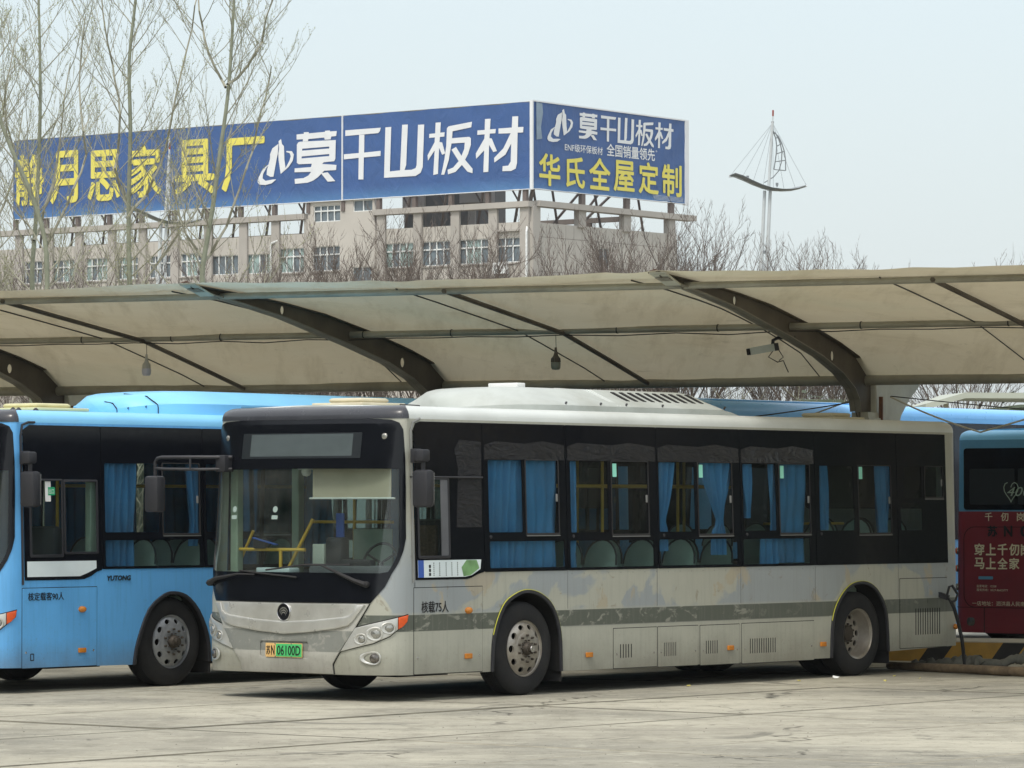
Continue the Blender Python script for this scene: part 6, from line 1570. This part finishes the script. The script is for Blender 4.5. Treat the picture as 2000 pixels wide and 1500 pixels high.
poplar(91, 82, 41, [(91, 600), (91, 552), (86, 467), (60, 380), (20, 290), (-12, 200), (-30, 90), (-40, -40)], [[(88, 480), (130, 400), (165, 300), (150, 160), (165, 30)]], 'bare poplar bending off to the left behind the blue bus')
poplar(-60, 88, 53, [(-60, 560), (-58, 400), (-50, 250), (-52, 100), (-50, -60)], [[(-58, 520), (-10, 430), (30, 330), (40, 210)], [(-55, 400), (-20, 300), (10, 180), (30, 60)]], 'bare poplar just outside the left edge, only its twigs in view')

def brown_tree_proto(seed, H=12.0, spread=.55):
    T = Tree(seed); T.mn = .0085; rr = T.r
    t = empty('bare_tree', (0, 0, 0))
    MB().tube([(0, 0, 0), (.05, 0, H * .2), (0, .05, H * .38)], [.16, .13, .10], 8).build('trunk', M['bbark'], t, True)
    for k in range(12):
        a = 2 * math.pi * k / 12 + rr.uniform(-.3, .3); z = H * rr.uniform(.22, .40)
        d = Vector((math.cos(a) * spread, math.sin(a) * spread, 1)); T.branch(Vector((0, 0, z)), d, H * rr.uniform(.42, .62), .040, .045, 3, 10, 0, .17, 6)
    T.tw.build('crown', M['btwig'], t, fix=False)['kind'] = 'stuff'; TOPS.append(max(v[2] for v in T.tw.v))
    return t
TOPS = []
protos = [brown_tree_proto(s_, spread=sp) for s_, sp in ((101, .6), (202, .5), (303, .7))]
used = [False] * 3
BT_ = [(655, 480, 150), (720, 440, 152), (775, 468, 148), (840, 440, 150), (885, 455, 152), (935, 462, 147), (985, 475, 153),
       (1150, 468, 150), (1200, 445, 152), (1255, 428, 148), (1300, 440, 151), (1335, 455, 150), (1365, 490, 149),
       (1520, 512, 152), (1555, 492, 150), (1605, 490, 153), (1655, 498, 150), (1880, 530, 150),
       (20, 500, 130), (110, 508, 128), (190, 500, 132), (280, 505, 130), (350, 512, 131), (430, 500, 129), (500, 508, 133), (560, 515, 130), (600, 505, 130)]
WHERE = ['left of the stair tower window', 'in front of the stair tower', 'just right of the stair tower', 'tallest, before the grey penthouse', 'between the penthouse and the corner windows', 'under the corner windows', 'below the air conditioner',
         'left end of the clump at the right-hand wall', 'before the small side window', 'tallest of the clump at the right-hand wall', 'at the right end pillar of the factory', 'just past the factory corner', 'low and rightmost of the factory clump',
         'at the foot of the right sail lamp', 'tallest right of the sail lamp', 'second from the right against the sky', 'rightmost clump against the sky', 'tips just showing over the canopy at the far right',
         'at the far left edge below the billboard', 'between the two left poplars', 'left of the thick poplar trunk', 'right of the thick poplar trunk', 'beside the left sail lamp poles', 'behind the leaning poplar', 'left of the white downpipe', 'at the white downpipe', 'between downpipe and stair tower']
for i, (px, py, D) in enumerate(BT_):
    k = i % 3; o = protos[k] if not used[k] else copy_tree(protos[k]); used[k] = True
    H = EYE + (987 - py) * D / F_PX; o.location = ((px - 1000) * D / F_PX, D, 0); ks = H * 1.09 / TOPS[k]; o.scale = (ks * .85, ks * .85, ks); o.rotation_euler = (0, 0, i * 1.37)
    tag(o, 'brown leafless tree, ' + WHERE[i], 'tree', 'brown leafless trees before the factory')

# thicket, hedge behind the yard, and added side belts that darken glass reflections
def thicket(name, a, b_, H, n, seed, label_kind, mt):
    T = Tree(seed); rr = T.r; a, b_ = Vector(a), Vector(b_)
    for k in range(n):
        p = a.lerp(b_, rr.random()) + Vector((rr.uniform(-3, 3), rr.uniform(-3, 3), rr.uniform(0, H * .45)))
        T.branch(p, Vector((rr.uniform(-.6, .6), rr.uniform(-.6, .6), 1)), H * rr.uniform(.3, .6), .03, .03, 1, 7, 0, .25, 5)
    return tag(T.tw.build(name, mt, None, fix=False), kind='stuff')
thicket('thicket', (4, 104, 0), (20, 100, 0), 5.2, 520, 7, '', simple('tangled_grey_twigs', srgb(130, 128, 108), .9, var=.3, scale=.6))
thicket('thicket', (-24, 104, 0), (-10, 104, 0), 5.0, 260, 9, '', MATS['tangled_grey_twigs'])
M['ever'] = simple('dark_evergreen', (.045, .06, .035, 1), .9, var=.35, scale=.8)
def belt(name, a, b_, H, Wd, seed):
    rr = random.Random(seed); a, b_ = Vector(a), Vector(b_); L = (b_ - a).length; d = (b_ - a) / L; nrm = Vector((-d.y, d.x, 0)); mb = MB()
    nx, nz = int(L / 1.2), 9
    vs = []
    for j in range(2 * nz + 1):
        t = j / (2 * nz); z = H * math.sin(math.pi * t) ** .7; o_ = -math.cos(math.pi * t) * Wd
        for i in range(nx + 1):
            p = a + d * (L * i / nx) + nrm * o_ + Vector((0, 0, z)); k_ = noise.noise(p * .35) * 1.1 + noise.noise(p * 1.1) * .5
            vs.append(p + nrm * (math.copysign(1, o_) * k_) + Vector((0, 0, k_ * (.9 if 0 < j < 2 * nz else 0))))
    n = nx + 1; mb.add(vs, [(j * n + i, j * n + i + 1, (j + 1) * n + i + 1, (j + 1) * n + i) for j in range(2 * nz) for i in range(nx)])
    for k in range(int(L * H * 2.2)):
        v = vs[rr.randrange(len(vs))]; s_ = rr.uniform(.10, .3)
        e1 = Vector((rr.uniform(-1, 1), rr.uniform(-1, 1), rr.uniform(-1, 1))).normalized() * s_; e2 = Vector((rr.uniform(-1, 1), rr.uniform(-1, 1), rr.uniform(-1, 1))).normalized() * s_ * .6
        c = v + Vector((rr.uniform(-.7, .7), rr.uniform(-.7, .7), rr.uniform(-.1, .6))); mb.add([c - e1, c + e2, c + e1, c - e2], [(0, 1, 2, 3)])
    return tag(mb.build(name, M['ever'], None, fix=False), kind='stuff')
belt('hedge_and_reflection_belt', (2, 112, 0), (40, 106, 0), 4.3, 1.6, 1)
belt('hedge_and_reflection_belt', (-60, 112, 0), (-6, 112, 0), 4.0, 1.6, 2)
belt('hedge_and_reflection_belt', (62, -30, 0), (66, 100, 0), 9, 4, 3)  # unseen belt, added to darken what the bus side glass reflects
belt('hedge_and_reflection_belt', (-40, -30, 0), (-40, 100, 0), 17, 4, 4)  # unseen belt, added and made tall to darken windscreen and mask reflections
# pale shelter roof beyond the yard
sh = empty('distant_shelter', (9.2, 88, 0)); tag(sh, 'pale ridged shelter roof seen beyond the blue coach at the right', 'shelter')
M['shroof'] = simple('pale_green_grey_sheet', srgb(172, 178, 166), .6, var=.06, scale=.5)
vs = [(-.4, -2, 4.10), (.45, -2, 4.34), (9, -2, 4.30), (9, 3, 4.2), (.45, 3, 4.42), (-.4, 3, 4.1)]
vs = vs + [(x, y, z - .12) for x, y, z in vs]
from_data('roof_sheet', vs, [(0, 1, 4, 5), (1, 2, 3, 4), (11, 10, 7, 6), (10, 9, 8, 7), (0, 6, 7, 1), (1, 7, 8, 2), (5, 4, 10, 11), (4, 3, 9, 10), (2, 8, 9, 3), (0, 5, 11, 6)], M['shroof'], sh)
for x in (.3, 4.2, 8.5): MB().tube([(x, .5, 0), (x, .5, 4.2)], .06, 8).build('post', M['steellt'], sh)

# ------------------------------------------------------------------ haze
hz = bpy.data.materials.new('pale_haze'); hz.use_nodes = True; n = hz.node_tree; n.nodes.clear()
o = n.nodes.new('ShaderNodeOutputMaterial'); v = n.nodes.new('ShaderNodeVolumePrincipled')
v.inputs['Color'].default_value = (.88, .93, .95, 1); v.inputs['Density'].default_value = .00014
n.links.new(v.outputs[0], o.inputs['Volume'])
ob = MB().box(-330, -60, -1.2, 330, 420, 36).build('haze', hz); tag(ob, kind='stuff'); ob.display_type = 'WIRE'
